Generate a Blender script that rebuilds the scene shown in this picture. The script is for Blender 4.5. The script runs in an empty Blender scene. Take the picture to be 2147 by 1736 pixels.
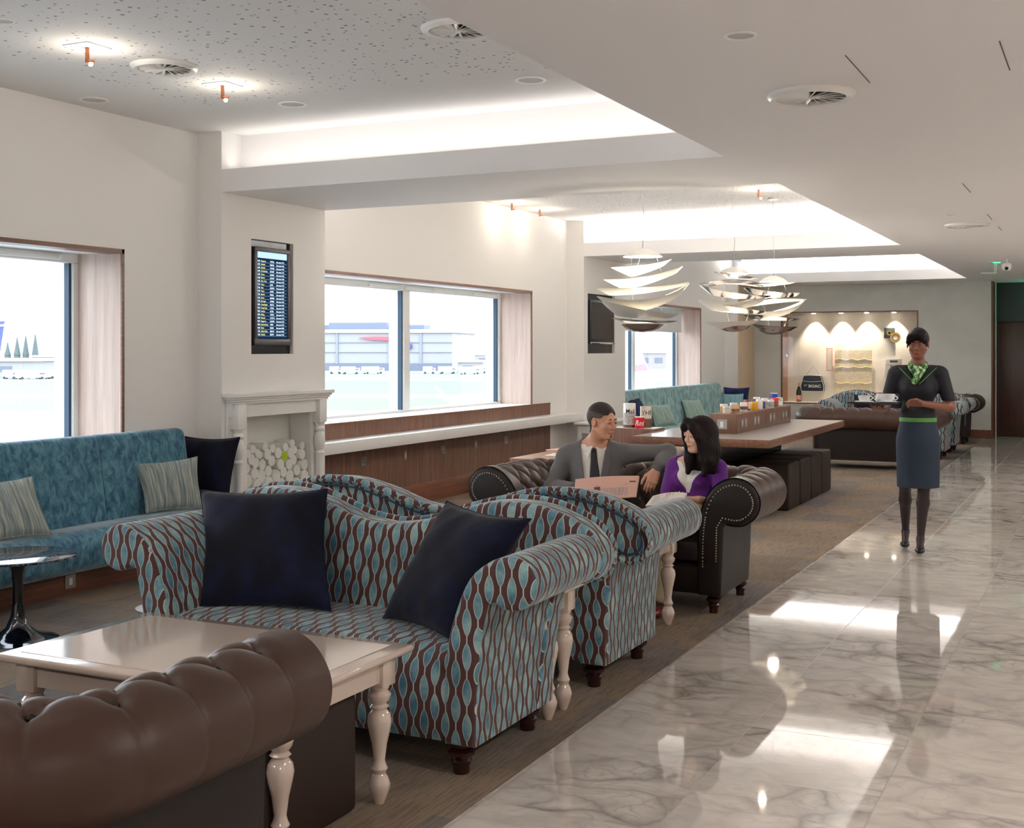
EXPO = 0.50; SKY = 4.2; COVEW = 8.0; SPOTW = 2.4; BAY1 = .9
FILL_LAMPS = [(1.2,-1.5,36),(1.2,3,36),(1.2,9,44),(1.2,15,50),(-3.9,-1.5,50),(.6,22.9,8)]
CHW = 22; CASEW = 50
import bpy, bmesh, math, random
import numpy as np
from mathutils import Vector, Matrix
random.seed(7)
PI = math.pi
C = bpy.context.scene.collection
SC = bpy.context.scene

# ------------------------------------------------------------------ helpers
def arc(cx, cy, r, a0, a1, n):
    return [(cx + r*math.cos(math.radians(a0 + (a1-a0)*i/n)), cy + r*math.sin(math.radians(a0 + (a1-a0)*i/n))) for i in range(n+1)]

def catmull(pts, n=6, closed=False):
    P = [Vector(p) for p in pts]; out = []
    m = len(P)
    rng = range(m) if closed else range(m-1)
    for i in rng:
        if closed: a, b, c, d = P[(i-1) % m], P[i], P[(i+1) % m], P[(i+2) % m]
        else: a, b, c, d = P[max(i-1, 0)], P[i], P[i+1], P[min(i+2, m-1)]
        for k in range(n):
            t = k/n
            out.append(0.5*((2*b) + (c-a)*t + (2*a-5*b+4*c-d)*t*t + (3*b-a-3*c+d)*t**3))
    if not closed: out.append(P[-1].copy())
    return out

class MB:
    def __init__(s): s.v = []; s.f = []; s.uv = []
    def add(s, verts, faces, uvs=None):
        o = len(s.v); s.v += [tuple(p) for p in verts]
        for i, f in enumerate(faces):
            s.f.append(tuple(o+k for k in f))
            s.uv.append(None if uvs is None else uvs[i])
        return s
    def box(s, a, b, bev=0.0, seg=2):
        x0, x1 = sorted((a[0], b[0])); y0, y1 = sorted((a[1], b[1])); z0, z1 = sorted((a[2], b[2]))
        if bev <= 0:
            v = [(x0,y0,z0),(x1,y0,z0),(x1,y1,z0),(x0,y1,z0),(x0,y0,z1),(x1,y0,z1),(x1,y1,z1),(x0,y1,z1)]
            return s.add(v, [(0,3,2,1),(4,5,6,7),(0,1,5,4),(1,2,6,5),(2,3,7,6),(3,0,4,7)])
        bm = bmesh.new(); bmesh.ops.create_cube(bm, size=1)
        for q in bm.verts: q.co = Vector(((x0+x1)/2 + q.co.x*(x1-x0), (y0+y1)/2 + q.co.y*(y1-y0), (z0+z1)/2 + q.co.z*(z1-z0)))
        bmesh.ops.bevel(bm, geom=list(bm.edges), offset=min(bev, (x1-x0)*.49, (y1-y0)*.49, (z1-z0)*.49), segments=seg, profile=0.5, affect='EDGES')
        return s.bm(bm)
    def bm(s, bm, M=None):
        bm.verts.index_update()
        v = [(M @ q.co if M else q.co) for q in bm.verts]
        s.add([tuple(p) for p in v], [tuple(q.index for q in f.verts) for f in bm.faces]); bm.free(); return s
    def xbox(s, M, sx, sy, sz, bev=0.0, seg=2):
        t = MB().box((-sx/2,-sy/2,-sz/2), (sx/2,sy/2,sz/2), bev, seg)
        return s.add([tuple(M @ Vector(p)) for p in t.v], t.f)
    def lathe(s, prof, c=(0,0,0), n=20, M=None):
        v = []; f = []
        for r, z in prof:
            for i in range(n):
                a = 2*PI*i/n; p = Vector((r*math.cos(a), r*math.sin(a), z))
                if M: p = M @ p
                v.append((p.x+c[0], p.y+c[1], p.z+c[2]))
        k = len(prof)
        for j in range(k-1):
            for i in range(n):
                f.append((j*n+i, j*n+(i+1) % n, (j+1)*n+(i+1) % n, (j+1)*n+i))
        if prof[0][0] > 1e-6: f.append(tuple(range(n))[::-1])
        if prof[-1][0] > 1e-6: f.append(tuple((k-1)*n+i for i in range(n)))
        return s.add(v, f)
    def sphere(s, c, r, n=10, m=8, M=None):
        rr = r if hasattr(r, '__len__') else (r, r, r)
        v = []; f = []
        for j in range(m+1):
            t = PI*j/m
            for i in range(n):
                a = 2*PI*i/n; p = Vector((rr[0]*math.sin(t)*math.cos(a), rr[1]*math.sin(t)*math.sin(a), rr[2]*math.cos(t)))
                if M: p = M @ p
                v.append((p.x+c[0], p.y+c[1], p.z+c[2]))
        for j in range(m):
            for i in range(n): f.append((j*n+i, (j+1)*n+i, (j+1)*n+(i+1) % n, j*n+(i+1) % n))
        return s.add(v, f)
    def tube(s, path, r, n=8, closed=False, caps=True):
        P = [Vector(p) for p in path]; m = len(P); v = []; f = []
        up = None
        for i in range(m):
            t = (P[(i+1) % m]-P[i-1]) if closed else (P[min(i+1, m-1)]-P[max(i-1, 0)])
            if t.length < 1e-9: t = Vector((0,0,1))
            t.normalize()
            if up is None: up = Vector((0,0,1)) if abs(t.z) < .9 else Vector((1,0,0))
            a = t.cross(up)
            if a.length < 1e-6: a = t.cross(Vector((0,1,0)))
            a.normalize(); b = a.cross(t); up = b
            ri = r(i/(m-1)) if callable(r) else r
            for k in range(n):
                g = 2*PI*k/n; v.append(tuple(P[i] + a*ri*math.cos(g) + b*ri*math.sin(g)))
        for i in range(m if closed else m-1):
            j = (i+1) % m
            for k in range(n): f.append((i*n+k, i*n+(k+1) % n, j*n+(k+1) % n, j*n+k))
        if not closed and caps: f.append(tuple(range(n))[::-1]); f.append(tuple((m-1)*n+k for k in range(n)))
        return s.add(v, f)
    def prism(s, poly, a, b, axis='y', capuv=None):
        """poly: 2-D outline in the plane normal to axis; uv = (length along axis, arc length)"""
        n = len(poly); L = [0]
        for i in range(n): q, p = poly[(i+1) % n], poly[i]; L.append(L[-1]+math.hypot(q[0]-p[0], q[1]-p[1]))
        def P3(p, t): return (p[0], t, p[1]) if axis == 'y' else ((t, p[0], p[1]) if axis == 'x' else (p[0], p[1], t))
        v = [P3(p, a) for p in poly] + [P3(p, b) for p in poly]; f = []; uv = []
        for i in range(n):
            j = (i+1) % n; f.append((i, j, n+j, n+i)); uv.append([(a, L[i]), (a, L[i+1]), (b, L[i+1]), (b, L[i])])
        f.append(tuple(range(n))[::-1]); uv.append([poly[i] for i in range(n)][::-1])
        f.append(tuple(range(n, 2*n))); uv.append([poly[i] for i in range(n)])
        return s.add(v, f, uv)
    def grid(s, fn, nu, nv, cu=False, cv=False, uvf=None):
        v = []; f = []; uv = []
        U = nu if cu else nu+1; V = nv if cv else nv+1
        for i in range(U):
            for j in range(V): v.append(tuple(fn(i/nu, j/nv)))
        for i in range(nu):
            for j in range(nv):
                a = i*V+j; b = ((i+1) % U)*V+j; c = ((i+1) % U)*V+(j+1) % V; d = i*V+(j+1) % V
                f.append((a, b, c, d))
                if uvf: uv.append([uvf(i/nu, j/nv), uvf((i+1)/nu, j/nv), uvf((i+1)/nu, (j+1)/nv), uvf(i/nu, (j+1)/nv)])
        return s.add(v, f, uv if uvf else None)
    def mesh(s, name, smooth=True, ang=40, off=(0,0,0)):
        me = bpy.data.meshes.new(name)
        me.from_pydata([(p[0]-off[0], p[1]-off[1], p[2]-off[2]) for p in s.v], [], s.f)
        ul = me.uv_layers.new(name='uv')
        co = s.v; flat = []
        for i, f in enumerate(s.f):
            q = s.uv[i]
            if q is None:
                a, b, c = Vector(co[f[0]]), Vector(co[f[1]]), Vector(co[f[2]])
                nn = (b-a).cross(c-a)
                if len(f) > 3: nn = nn + (c-a).cross(Vector(co[f[3]])-a)
                ax, ay, az = abs(nn.x), abs(nn.y), abs(nn.z)
                if az >= ax and az >= ay: q = [(co[k][0], co[k][1]) for k in f]
                elif ax >= ay: q = [(co[k][1], co[k][2]) for k in f]
                else: q = [(co[k][0], co[k][2]) for k in f]
            for p in q: flat += [p[0], p[1]]
        ul.data.foreach_set('uv', flat)
        me.validate(clean_customdata=False)
        if smooth:
            me.polygons.foreach_set('use_smooth', [True]*len(me.polygons))
            bm = bmesh.new(); bm.from_mesh(me); bmesh.ops.recalc_face_normals(bm, faces=bm.faces)
            for e in bm.edges:
                if len(e.link_faces) == 2 and e.calc_face_angle(0) > math.radians(ang): e.smooth = False
            bm.to_mesh(me); bm.free()
        else:
            bm = bmesh.new(); bm.from_mesh(me); bmesh.ops.recalc_face_normals(bm, faces=bm.faces); bm.to_mesh(me); bm.free()
        return me
    def build(s, name, m, parent=None, smooth=True, ang=40, world=False, **kw):
        off = (0,0,0); loc = (0,0,0)
        if parent is not None and world:
            p = parent; off = Vector((0,0,0))
            while p is not None: off += p.location; p = p.parent
        elif parent is None and s.v:
            xs, ys, zs = zip(*s.v); off = loc = ((min(xs)+max(xs))/2, (min(ys)+max(ys))/2, min(zs))
        me = s.mesh(name, smooth, ang, off)
        return obj(name, me, m, parent, loc, **kw)

def obj(name, me, m, parent=None, loc=(0,0,0), **kw):
    o = bpy.data.objects.new(name, me); C.objects.link(o)
    if m is not None: me.materials.append(m)
    if parent is not None: o.parent = parent
    else: o.location = loc
    for k, q in kw.items():
        if q: o[k] = q
    return o
def thing(name, label, cat, loc=(0,0,0), rz=0, group=None):
    o = bpy.data.objects.new(name, None); C.objects.link(o); o.empty_display_size = .1
    o.location = loc; o.rotation_euler = (0,0,rz); o['label'] = label; o['category'] = cat
    if group: o['group'] = group
    return o
def tag(o, label, cat, group=None):
    o['label'] = label; o['category'] = cat
    if group: o['group'] = group
    return o
def struct(name, mb, m, **kw):
    o = mb.build(name, m, None, **kw); o['kind'] = 'structure'; return o
def dup(root, loc, rz=None, label=None, group=None):
    r = root.copy(); C.objects.link(r); r.location = loc
    if rz is not None: r.rotation_euler = (0,0,rz)
    if label: r['label'] = label
    if group: r['group'] = group
    for ch in list(root.children):
        c = ch.copy(); C.objects.link(c); c.parent = r
        for g in list(ch.children):
            d = g.copy(); C.objects.link(d); d.parent = c
    return r

def text_mesh(txt, size, bold=0.0, font_shear=0.0, depth=0.0, align='LEFT', sx=1.0):
    cu = bpy.data.curves.new('txt', 'FONT'); cu.body = txt; cu.size = size; cu.offset = bold; cu.shear = font_shear
    cu.extrude = depth; cu.align_x = align; cu.resolution_u = 2
    o = bpy.data.objects.new('txt', cu); C.objects.link(o)
    dg = bpy.context.evaluated_depsgraph_get(); me = o.evaluated_get(dg).to_mesh()
    v = [(p.co.x*sx, p.co.y, p.co.z) for p in me.vertices]; f = [tuple(p.vertices) for p in me.polygons]
    o.evaluated_get(dg).to_mesh_clear(); bpy.data.objects.remove(o); bpy.data.curves.remove(cu)
    return v, f
def put_text(mb, txt, size, M, **kw):
    v, f = text_mesh(txt, size, **kw)
    mb.add([tuple(M @ Vector(p)) for p in v], f)
def axes(o, x, y):
    """matrix whose local x,y axes are the world vectors x,y at origin o"""
    x = Vector(x).normalized(); y = Vector(y).normalized(); z = x.cross(y).normalized(); y = z.cross(x)
    M = Matrix((x, y, z)).transposed().to_4x4(); M.translation = Vector(o); return M

# ------------------------------------------------------------------ materials
def lin(c):
    return tuple(((x/255)/12.92 if x/255 <= .04045 else ((x/255+.055)/1.055)**2.4) for x in c)
class NT:
    def __init__(s, name):
        s.m = bpy.data.materials.new(name); s.m.use_nodes = True; s.t = s.m.node_tree; s.n = s.t.nodes; s.b = s.n['Principled BSDF']
    def __call__(s, typ, **kw):
        n = s.n.new('ShaderNode'+typ)
        for k, v in kw.items():
            if k.startswith('i_'):
                key = k[2:]; key = int(key) if key.isdigit() else key.replace('_', ' ')
                s.set(n.inputs[key], v)
            else: setattr(n, k, v)
        return n
    def set(s, inp, v):
        if isinstance(v, bpy.types.NodeSocket): s.t.links.new(v, inp)
        elif isinstance(v, bpy.types.Node): s.t.links.new(v.outputs[0], inp)
        else: inp.default_value = v
    def math(s, op, a, b=None, clamp=False):
        n = s.n.new('ShaderNodeMath'); n.operation = op; n.use_clamp = clamp; s.set(n.inputs[0], a)
        if b is not None: s.set(n.inputs[1], b)
        return n.outputs[0]
    def mix(s, fac, a, b, typ='MIX'):
        n = s.n.new('ShaderNodeMix'); n.data_type = 'RGBA'; n.blend_type = typ; s.set(n.inputs[0], fac)
        for i, q in ((6, a), (7, b)):
            s.set(n.inputs[i], (*q, 1) if isinstance(q, tuple) and len(q) == 3 else q)
        return n.outputs[2]
    def ramp(s, fac, pts, interp='LINEAR'):
        n = s.n.new('ShaderNodeValToRGB'); n.color_ramp.interpolation = interp; e = n.color_ramp.elements
        while len(e) < len(pts): e.new(.5)
        for q, (p, c) in zip(e, pts): q.position = p; q.color = (*c, 1) if hasattr(c, '__len__') else (c, c, c, 1)
        s.set(n.inputs[0], fac); return n.outputs[0]
    def uv(s): return s.n.new('ShaderNodeUVMap').outputs[0]
    def pos(s): return s.n.new('ShaderNodeNewGeometry').outputs['Position']
    def oco(s): return s.n.new('ShaderNodeTexCoord').outputs['Object']
    def mapp(s, v, scale=(1,1,1), rot=(0,0,0), loc=(0,0,0)):
        n = s.n.new('ShaderNodeMapping'); s.set(n.inputs[0], v); n.inputs['Scale'].default_value = scale; n.inputs['Rotation'].default_value = rot; n.inputs['Location'].default_value = loc
        return n.outputs[0]
    def noise(s, v, sc, det=3, rough=.5, dist=0):
        n = s.n.new('ShaderNodeTexNoise'); s.set(n.inputs['Vector'], v); n.inputs['Scale'].default_value = sc; n.inputs['Detail'].default_value = det
        n.inputs['Roughness'].default_value = rough; n.inputs['Distortion'].default_value = dist; return n.outputs[0]
    def bump(s, h, st=.2, d=.01):
        n = s.n.new('ShaderNodeBump'); s.set(n.inputs['Height'], h); n.inputs['Strength'].default_value = st; n.inputs['Distance'].default_value = d
        s.t.links.new(n.outputs[0], s.b.inputs['Normal']); return n
    def out(s, col=None, rough=None, metal=None, spec=None, sheen=None, coat=None, emit=None, est=None):
        b = s.b.inputs
        if col is not None: s.set(b['Base Color'], (*col, 1) if isinstance(col, tuple) and len(col) == 3 else col)
        if rough is not None: s.set(b['Roughness'], rough)
        if metal is not None: b['Metallic'].default_value = metal
        if spec is not None: b['Specular IOR Level'].default_value = spec
        if sheen is not None: b['Sheen Weight'].default_value = sheen; b['Sheen Roughness'].default_value = .4
        if coat is not None: b['Coat Weight'].default_value = coat; b['Coat Roughness'].default_value = .08
        if emit is not None: b['Emission Color'].default_value = (*emit, 1); b['Emission Strength'].default_value = est or 1
        return s.m
def flat(name, rgb, rough=.6, metal=0, spec=.5, var=.06, sc=6, sheen=None, coat=None, emit=None, est=None, bump=0):
    n = NT(name); c = lin(rgb); k = n.noise(n.oco(), sc, 4)
    col = n.mix(k, tuple(x*(1-var) for x in c), tuple(min(1, x*(1+var)) for x in c))
    if bump: n.bump(n.noise(n.oco(), sc*12, 3), bump, .004)
    return n.out(col, rough, metal, spec, sheen, coat, lin(emit) if emit else None, est)

M = {}
M['wall'] = flat('white_plaster', (238,236,233), .75, var=.015, sc=.8)
M['ceil'] = flat('white_ceiling_paint', (240,238,238), .85, var=.01, sc=.5)
M['white'] = flat('white_gloss_paint', (240,239,236), .35, var=.015)
M['frame'] = flat('white_window_frame', (232,232,228), .4, var=.02)
M['gasket'] = flat('dark_blue_gasket', (28,62,88), .5)
M['black'] = flat('black_gloss_panel', (12,14,22), .12, var=.1)
M['blackp'] = flat('black_plastic', (26,26,30), .45)
M['chrome'] = flat('polished_chrome', (215,216,220), .12, metal=1, var=.02)
M['steel'] = flat('brushed_steel_plate', (176,172,166), .35, metal=.9, var=.03)
M['brass'] = flat('brass', (200,160,80), .25, metal=1, var=.04)
M['bronze'] = flat('aged_copper_nail', (170,112,84), .3, metal=1, var=.05)
M['cream'] = flat('cream_lacquer', (206,188,174), .12, var=.015, coat=1.0)
M['mahog'] = flat('dark_mahogany', (48,22,18), .22, var=.25, sc=10)
M['brownleather'] = None
M['greywall'] = None
def plaster_grey():
    n = NT('pale_grey_polished_plaster'); p = n.pos()
    k = n.noise(n.mapp(p, (1,1,1)), 1.1, 6, .6, .5)
    return n.out(n.ramp(k, [(.3, lin((196,197,190))), (.55, lin((208,209,203))), (.75, lin((216,216,210)))]), .5)
M['greywall'] = plaster_grey()
M['tan'] = flat('tan_column_paint', (206,184,156), .5, var=.04, sc=2)
def wood(name, dark, light, axis='z', sc=1.0, rough=.4):
    n = NT(name); p = n.oco()
    s = {'z': (26,26,1.1), 'y': (26,1.1,26), 'x': (1.1,26,26)}[axis]
    k = n.noise(n.mapp(p, tuple(q*sc for q in s)), 1.6, 5, .62, .6)
    k2 = n.noise(n.mapp(p, tuple(q*sc*5 for q in s)), 2.0, 3, .6)
    k3 = n.noise(p, 1.3, 2)
    f = n.math('ADD', n.math('MULTIPLY', k, .62), n.math('ADD', n.math('MULTIPLY', k2, .2), n.math('MULTIPLY', k3, .18)))
    col = n.ramp(f, [(.34, lin(dark)), (.5, lin(tuple((a+b)/2 for a, b in zip(dark, light)))), (.66, lin(light))])
    n.bump(k2, .08, .002)
    return n.out(col, rough)
M['walnut'] = wood('walnut_veneer_vertical_grain', (84,56,44), (138,104,84), 'z')
M['walnut_y'] = wood('walnut_veneer_long_grain', (84,52,38), (140,100,76), 'y')
M['oakedge'] = wood('warm_walnut_edge', (120,80,58), (176,132,100), 'y')
M['reveal'] = wood('window_lit_walnut_reveal', (170,148,136), (204,184,172), 'z', .5)  # walnut lining made paler, strong window light put into its colour
M['darkwood'] = wood('dark_mahogany_door', (40,18,12), (76,38,26), 'z')
M['plinth'] = wood('walnut_plinth', (86,48,34), (132,84,60), 'y')
M['tabletop'] = flat('grey_linoleum_tabletop', (158,150,146), .3, var=.02, coat=.2)

def fabric_leaf():
    n = NT('teal_and_brown_leaf_velvet'); uv = n.uv(); sp = n('SeparateXYZ', i_0=uv)
    cw, ph = .0445, .125
    x = n.math('DIVIDE', sp.outputs[0], cw); j = n.math('FLOOR', x); fx = n.math('ABSOLUTE', n.math('SUBTRACT', n.math('SUBTRACT', x, j), .5))
    par = n.math('MULTIPLY', n.math('ABSOLUTE', n.math('MODULO', j, 2.0)), .5)
    y = n.math('ADD', n.math('DIVIDE', sp.outputs[1], ph), par); fy = n.math('SUBTRACT', n.math('SUBTRACT', y, n.math('FLOOR', y)), .5)
    c = n.math('MAXIMUM', n.math('COSINE', n.math('MULTIPLY', fy, PI*1.28)), 0.0)
    w = n.math('ADD', .055, n.math('MULTIPLY', n.math('POWER', c, .72), .36))
    d = n.math('SUBTRACT', w, fx)
    k = n.noise(n.mapp(n.pos(), (1,1,1)), 9, 5, .62, .3); k2 = n.noise(n.uv(), 900, 2)
    kk = n.math('ADD', n.math('MULTIPLY', k, .8), n.math('MULTIPLY', k2, .2))
    teal = n.ramp(kk, [(.38, lin((62,104,126))), (.5, lin((102,144,156))), (.62, lin((148,180,180)))])
    brown = n.mix(k2, lin((66,42,42)), lin((92,62,60)))
    line = n.mix(k2, lin((168,174,168)), lin((204,206,196)))
    o1 = n.math('GREATER_THAN', d, 0.0); o2 = n.math('GREATER_THAN', d, .06)
    col = n.mix(o1, brown, line); col = n.mix(o2, col, teal)
    n.bump(n.math('ADD', n.math('MULTIPLY', o1, 1.0), n.math('MULTIPLY', k2, .4)), .25, .002)
    return n.out(col, .8, sheen=.35, spec=.25)
M['leaf'] = fabric_leaf()
def velvet(name, d, m, l, sc=7, fine=500, sheen=.5, ribs=True):
    n = NT(name); p = n.oco(); k = n.noise(n.mapp(p, (1,1.4,.9)), sc, 6, .68, .6); k2 = n.noise(p, fine, 2)
    kk = n.math('ADD', n.math('MULTIPLY', k, .85), n.math('MULTIPLY', k2, .15))
    col = n.ramp(kk, [(.40, lin(d)), (.5, lin(m)), (.60, lin(l))])
    n.bump(k2, .2, .002)
    return n.out(col, .85, sheen=sheen, spec=.2)
M['teal'] = velvet('teal_crushed_velvet', (46,86,108), (70,116,138), (96,142,156), sc=14)
M['tealpale'] = velvet('pale_teal_crushed_velvet', (74,112,116), (112,152,154), (146,182,180), sc=10)
M['navy'] = velvet('navy_blue_velvet', (6,7,18), (9,12,30), (15,20,46), sc=4, sheen=.12)
M['navyb'] = velvet('bright_navy_blue_velvet', (8,16,44), (12,24,64), (18,34,84), sc=4, sheen=.1)
def striped(name, a, b, c, freq=70):
    n = NT(name); sp = n('SeparateXYZ', i_0=n.uv()); x = n.math('ADD', n.math('MULTIPLY', sp.outputs[0], freq), n.math('MULTIPLY', n.noise(n.uv(), 6, 2), 2))
    w = n('CombineXYZ', i_0=x, i_1=n.math('MULTIPLY', sp.outputs[1], 3))
    k = n.noise(w.outputs[0], 1.0, 3, .6)
    return n.out(n.ramp(k, [(.35, lin(a)), (.5, lin(b)), (.65, lin(c))]), .8, sheen=.3)
M['stripe'] = striped('grey_blue_striped_velvet', (92,106,112), (134,144,142), (178,178,160))
M['stripeg'] = striped('grey_green_striped_velvet', (100,128,122), (134,158,148), (170,184,168), 90)
M['stripet'] = striped('teal_striped_velvet', (96,138,150), (124,164,172), (158,190,194), 60)
def leather(name, a, b, rough=.38):
    n = NT(name); p = n.oco(); k = n.noise(p, 3, 4)
    v = n('TexVoronoi'); n.set(v.inputs['Vector'], p); v.inputs['Scale'].default_value = 260
    n.bump(v.outputs['Distance'], .12, .001)
    return n.out(n.mix(k, lin(a), lin(b)), n.math('ADD', rough-.06, n.math('MULTIPLY', k, .14)), spec=.32)
M['leather'] = leather('dark_brown_leather', (58,39,31), (76,55,45), .42)
M['leatherd'] = leather('espresso_leather', (22,14,12), (31,21,18), .46)
M['otto'] = leather('espresso_ottoman_leather', (36,23,17), (48,33,25), .55)
def carpet():
    n = NT('striped_carpet_tiles'); p = n.pos(); sp = n('SeparateXYZ', i_0=p)
    tx = n.math('FLOOR', n.math('DIVIDE', sp.outputs[0], .5)); ty = n.math('FLOOR', n.math('DIVIDE', sp.outputs[1], .5))
    cb = n('CombineXYZ', i_0=tx, i_1=ty)
    wn = n('TexWhiteNoise'); n.set(wn.inputs['Vector'], cb.outputs[0])
    big = n.noise(n.mapp(p, (.35,.5,1)), 1.2, 2)
    f = n.math('ADD', n.math('MULTIPLY', wn.outputs['Value'], .25), n.math('MULTIPLY', big, .8))
    line = n.noise(n.mapp(p, (110,5,1)), 1, 3, .7)
    base = n.ramp(f, [(.3, lin((112,114,120))), (.46, lin((140,130,122))), (.56, lin((160,140,118))), (.68, lin((134,120,106)))])
    base = n.mix(n.math('MULTIPLY', n.math('GREATER_THAN', line, .53), .35), base, lin((62,58,58)))
    k = n.noise(p, 420, 2); n.bump(k, .5, .004)
    return n.out(n.mix(n.math('MULTIPLY', k, .6), base, lin((96,86,78))), .95, spec=.1)
M['carpet'] = carpet()
def marble():
    n = NT('polished_arabescato_marble_tiles'); p = n.pos(); sp = n('SeparateXYZ', i_0=p)
    T = .6
    x = n.math('DIVIDE', n.math('ADD', sp.outputs[0], 1.905), T); y = n.math('DIVIDE', n.math('SUBTRACT', sp.outputs[1], 4.30), T)
    ix = n.math('FLOOR', x); iy = n.math('FLOOR', y)
    wn = n('TexWhiteNoise'); cb = n('CombineXYZ', i_0=ix, i_1=iy); n.set(wn.inputs['Vector'], cb.outputs[0])
    off = n('VectorMath', operation='SCALE'); n.set(off.inputs[0], wn.outputs['Color']); off.inputs['Scale'].default_value = 9
    q = n('VectorMath', operation='ADD'); n.set(q.inputs[0], p); n.set(q.inputs[1], off.outputs[0]); q = q.outputs[0]
    wob = n.noise(q, 2.2, 5, .6); wv = n('VectorMath', operation='SCALE')
    nn = n('TexNoise'); n.set(nn.inputs['Vector'], q); nn.inputs['Scale'].default_value = 2.4; nn.inputs['Detail'].default_value = 4
    n.set(wv.inputs[0], nn.outputs['Color']); wv.inputs['Scale'].default_value = .5
    q2 = n('VectorMath', operation='ADD'); n.set(q2.inputs[0], q); n.set(q2.inputs[1], wv.outputs[0])
    qs = n.mapp(q2.outputs[0], (1,2.2,1), (0,0,.5))
    vo = n('TexVoronoi', feature='DISTANCE_TO_EDGE'); n.set(vo.inputs['Vector'], qs); vo.inputs['Scale'].default_value = 2.6
    vo2 = n('TexVoronoi', feature='DISTANCE_TO_EDGE'); n.set(vo2.inputs['Vector'], qs); vo2.inputs['Scale'].default_value = 7
    v1 = n.ramp(vo.outputs['Distance'], [(0, .9), (.05, .5), (.2, 0.0)]); v2 = n.ramp(vo2.outputs['Distance'], [(0, .7), (.06, .25), (.16, 0.0)])
    msk = n.ramp(n.noise(q, 1.6, 3), [(.42, 0.0), (.66, 1.0)])
    vv = n.math('MULTIPLY', n.math('MAXIMUM', v1, n.math('MULTIPLY', v2, .7)), n.math('ADD', .2, n.math('MULTIPLY', msk, .8)))
    cloud = n.ramp(n.noise(qs, 3, 6, .65), [(.35, lin((200,191,181))), (.6, lin((220,211,201)))])
    col = n.mix(vv, cloud, lin((116,108,102)))
    ex = n.math('ABSOLUTE', n.math('SUBTRACT', n.math('SUBTRACT', x, ix), .5)); ey = n.math('ABSOLUTE', n.math('SUBTRACT', n.math('SUBTRACT', y, iy), .5))
    g = n.math('GREATER_THAN', n.math('MAXIMUM', ex, ey), .4965)
    col = n.mix(n.math('MULTIPLY', g, .7), col, lin((150,142,134)))
    bd = n.noise(q, 1.2, 2); n.bump(n.math('ADD', n.math('MULTIPLY', wn.outputs['Value'], .2), bd), .03, .02)
    return n.out(col, n.math('ADD', .035, n.math('MULTIPLY', g, .3)), spec=.75)
M['marble'] = marble()
def perforated():
    n = NT('perforated_acoustic_ceiling'); p = n.pos(); sp = n('SeparateXYZ', i_0=p)
    vo = n('TexVoronoi'); n.set(vo.inputs['Vector'], n.mapp(p, (1,1,0))); vo.inputs['Scale'].default_value = 23; vo.inputs['Randomness'].default_value = .8
    rnd = n('SeparateColor'); n.set(rnd.inputs[0], vo.outputs['Color'])
    thr = n.math('ADD', .13, n.math('MULTIPLY', rnd.outputs[0], .14))
    dot = n.math('LESS_THAN', vo.outputs['Distance'], thr)
    # panel region, in metres: x in (-5.5, -2.4); y bands between the beams
    def band(s, a, b): return n.math('MULTIPLY', n.math('GREATER_THAN', s, a), n.math('LESS_THAN', s, b))
    mx = band(sp.outputs[0], -5.48, -2.5)
    my = n.math('MAXIMUM', band(sp.outputs[1], -3, 6.45), n.math('MAXIMUM', band(sp.outputs[1], 9.3, 13.6), band(sp.outputs[1], 16.4, 20.7)))
    d = n.math('MULTIPLY', dot, n.math('MULTIPLY', mx, my))
    return n.out(n.mix(d, lin((236,234,232)), lin((150,148,150))), .85)
M['perf'] = perforated()
def glass(name='clear_glass', tint=(1,1,1), r=.02, refl=.10):
    n = NT(name); n.n.remove(n.b); t = n('BsdfTransparent', i_0=(*tint, 1)); g = n('BsdfGlossy', i_0=(1,1,1,1), i_Roughness=r)
    fr = n('LayerWeight'); f = n.math('ADD', .02, n.math('MULTIPLY', n.math('POWER', fr.outputs['Facing'], 4.0), refl*5)); m = n('MixShader', i_0=f, i_1=t, i_2=g)
    n.t.links.new(m.outputs[0], n.n['Material Output'].inputs[0]); return n.m
M['glass'] = glass()
M['caseglass'] = glass('display_case_glass', refl=.03)
def emis(name, rgb, st):
    n = NT(name); n.out((0,0,0), 1, emit=lin(rgb), est=st); n.b.inputs['Specular IOR Level'].default_value = 0; return n.m
M['screenblue'] = emis('lit_screen_navy', (22,40,66), 1.0)
M['screenhead'] = emis('lit_screen_header_blue', (176,206,232), 1.1)
M['txtwhite'] = emis('lit_screen_text_white', (214,236,250), 1.3)
M['txtyellow'] = emis('lit_screen_text_yellow', (214,214,132), 1.2)
M['bulb'] = emis('warm_lamp_glow', (255,236,205), 14)
M['bulb2'] = emis('soft_lamp_glow', (255,244,226), 6)
M['led'] = emis('led_strip_glow', (255,250,240), 5)
M['green'] = emis('green_exit_light', (60,220,150), 2.5)
M['leddim'] = emis('dim_led_strip_glow', (255,250,240), .8)
# ------------------------------------------------------------------ camera
H = 1.532
cam = bpy.data.cameras.new('camera'); co = bpy.data.objects.new('camera', cam); C.objects.link(co)
co.location = (0,0,H); co.rotation_euler = (PI/2, 0, math.radians(25.99))
cam.sensor_fit = 'HORIZONTAL'; cam.sensor_width = 36; cam.lens = 2567/2147*36
cam.shift_x = 0; cam.shift_y = -(868-732.8)/2147; cam.clip_end = 5000; cam.clip_start = .05
SC.camera = co
SC.view_settings.view_transform = 'Standard'; SC.view_settings.look = 'None'; SC.view_settings.gamma = 1
SC.view_settings.use_curve_mapping = False; SC.view_settings.exposure = EXPO
SC.cycles.max_bounces = 10; SC.cycles.diffuse_bounces = 6; SC.cycles.glossy_bounces = 4; SC.cycles.transparent_max_bounces = 12
SC.cycles.sample_clamp_indirect = 6; SC.cycles.caustics_reflective = False; SC.cycles.caustics_refractive = False
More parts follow.
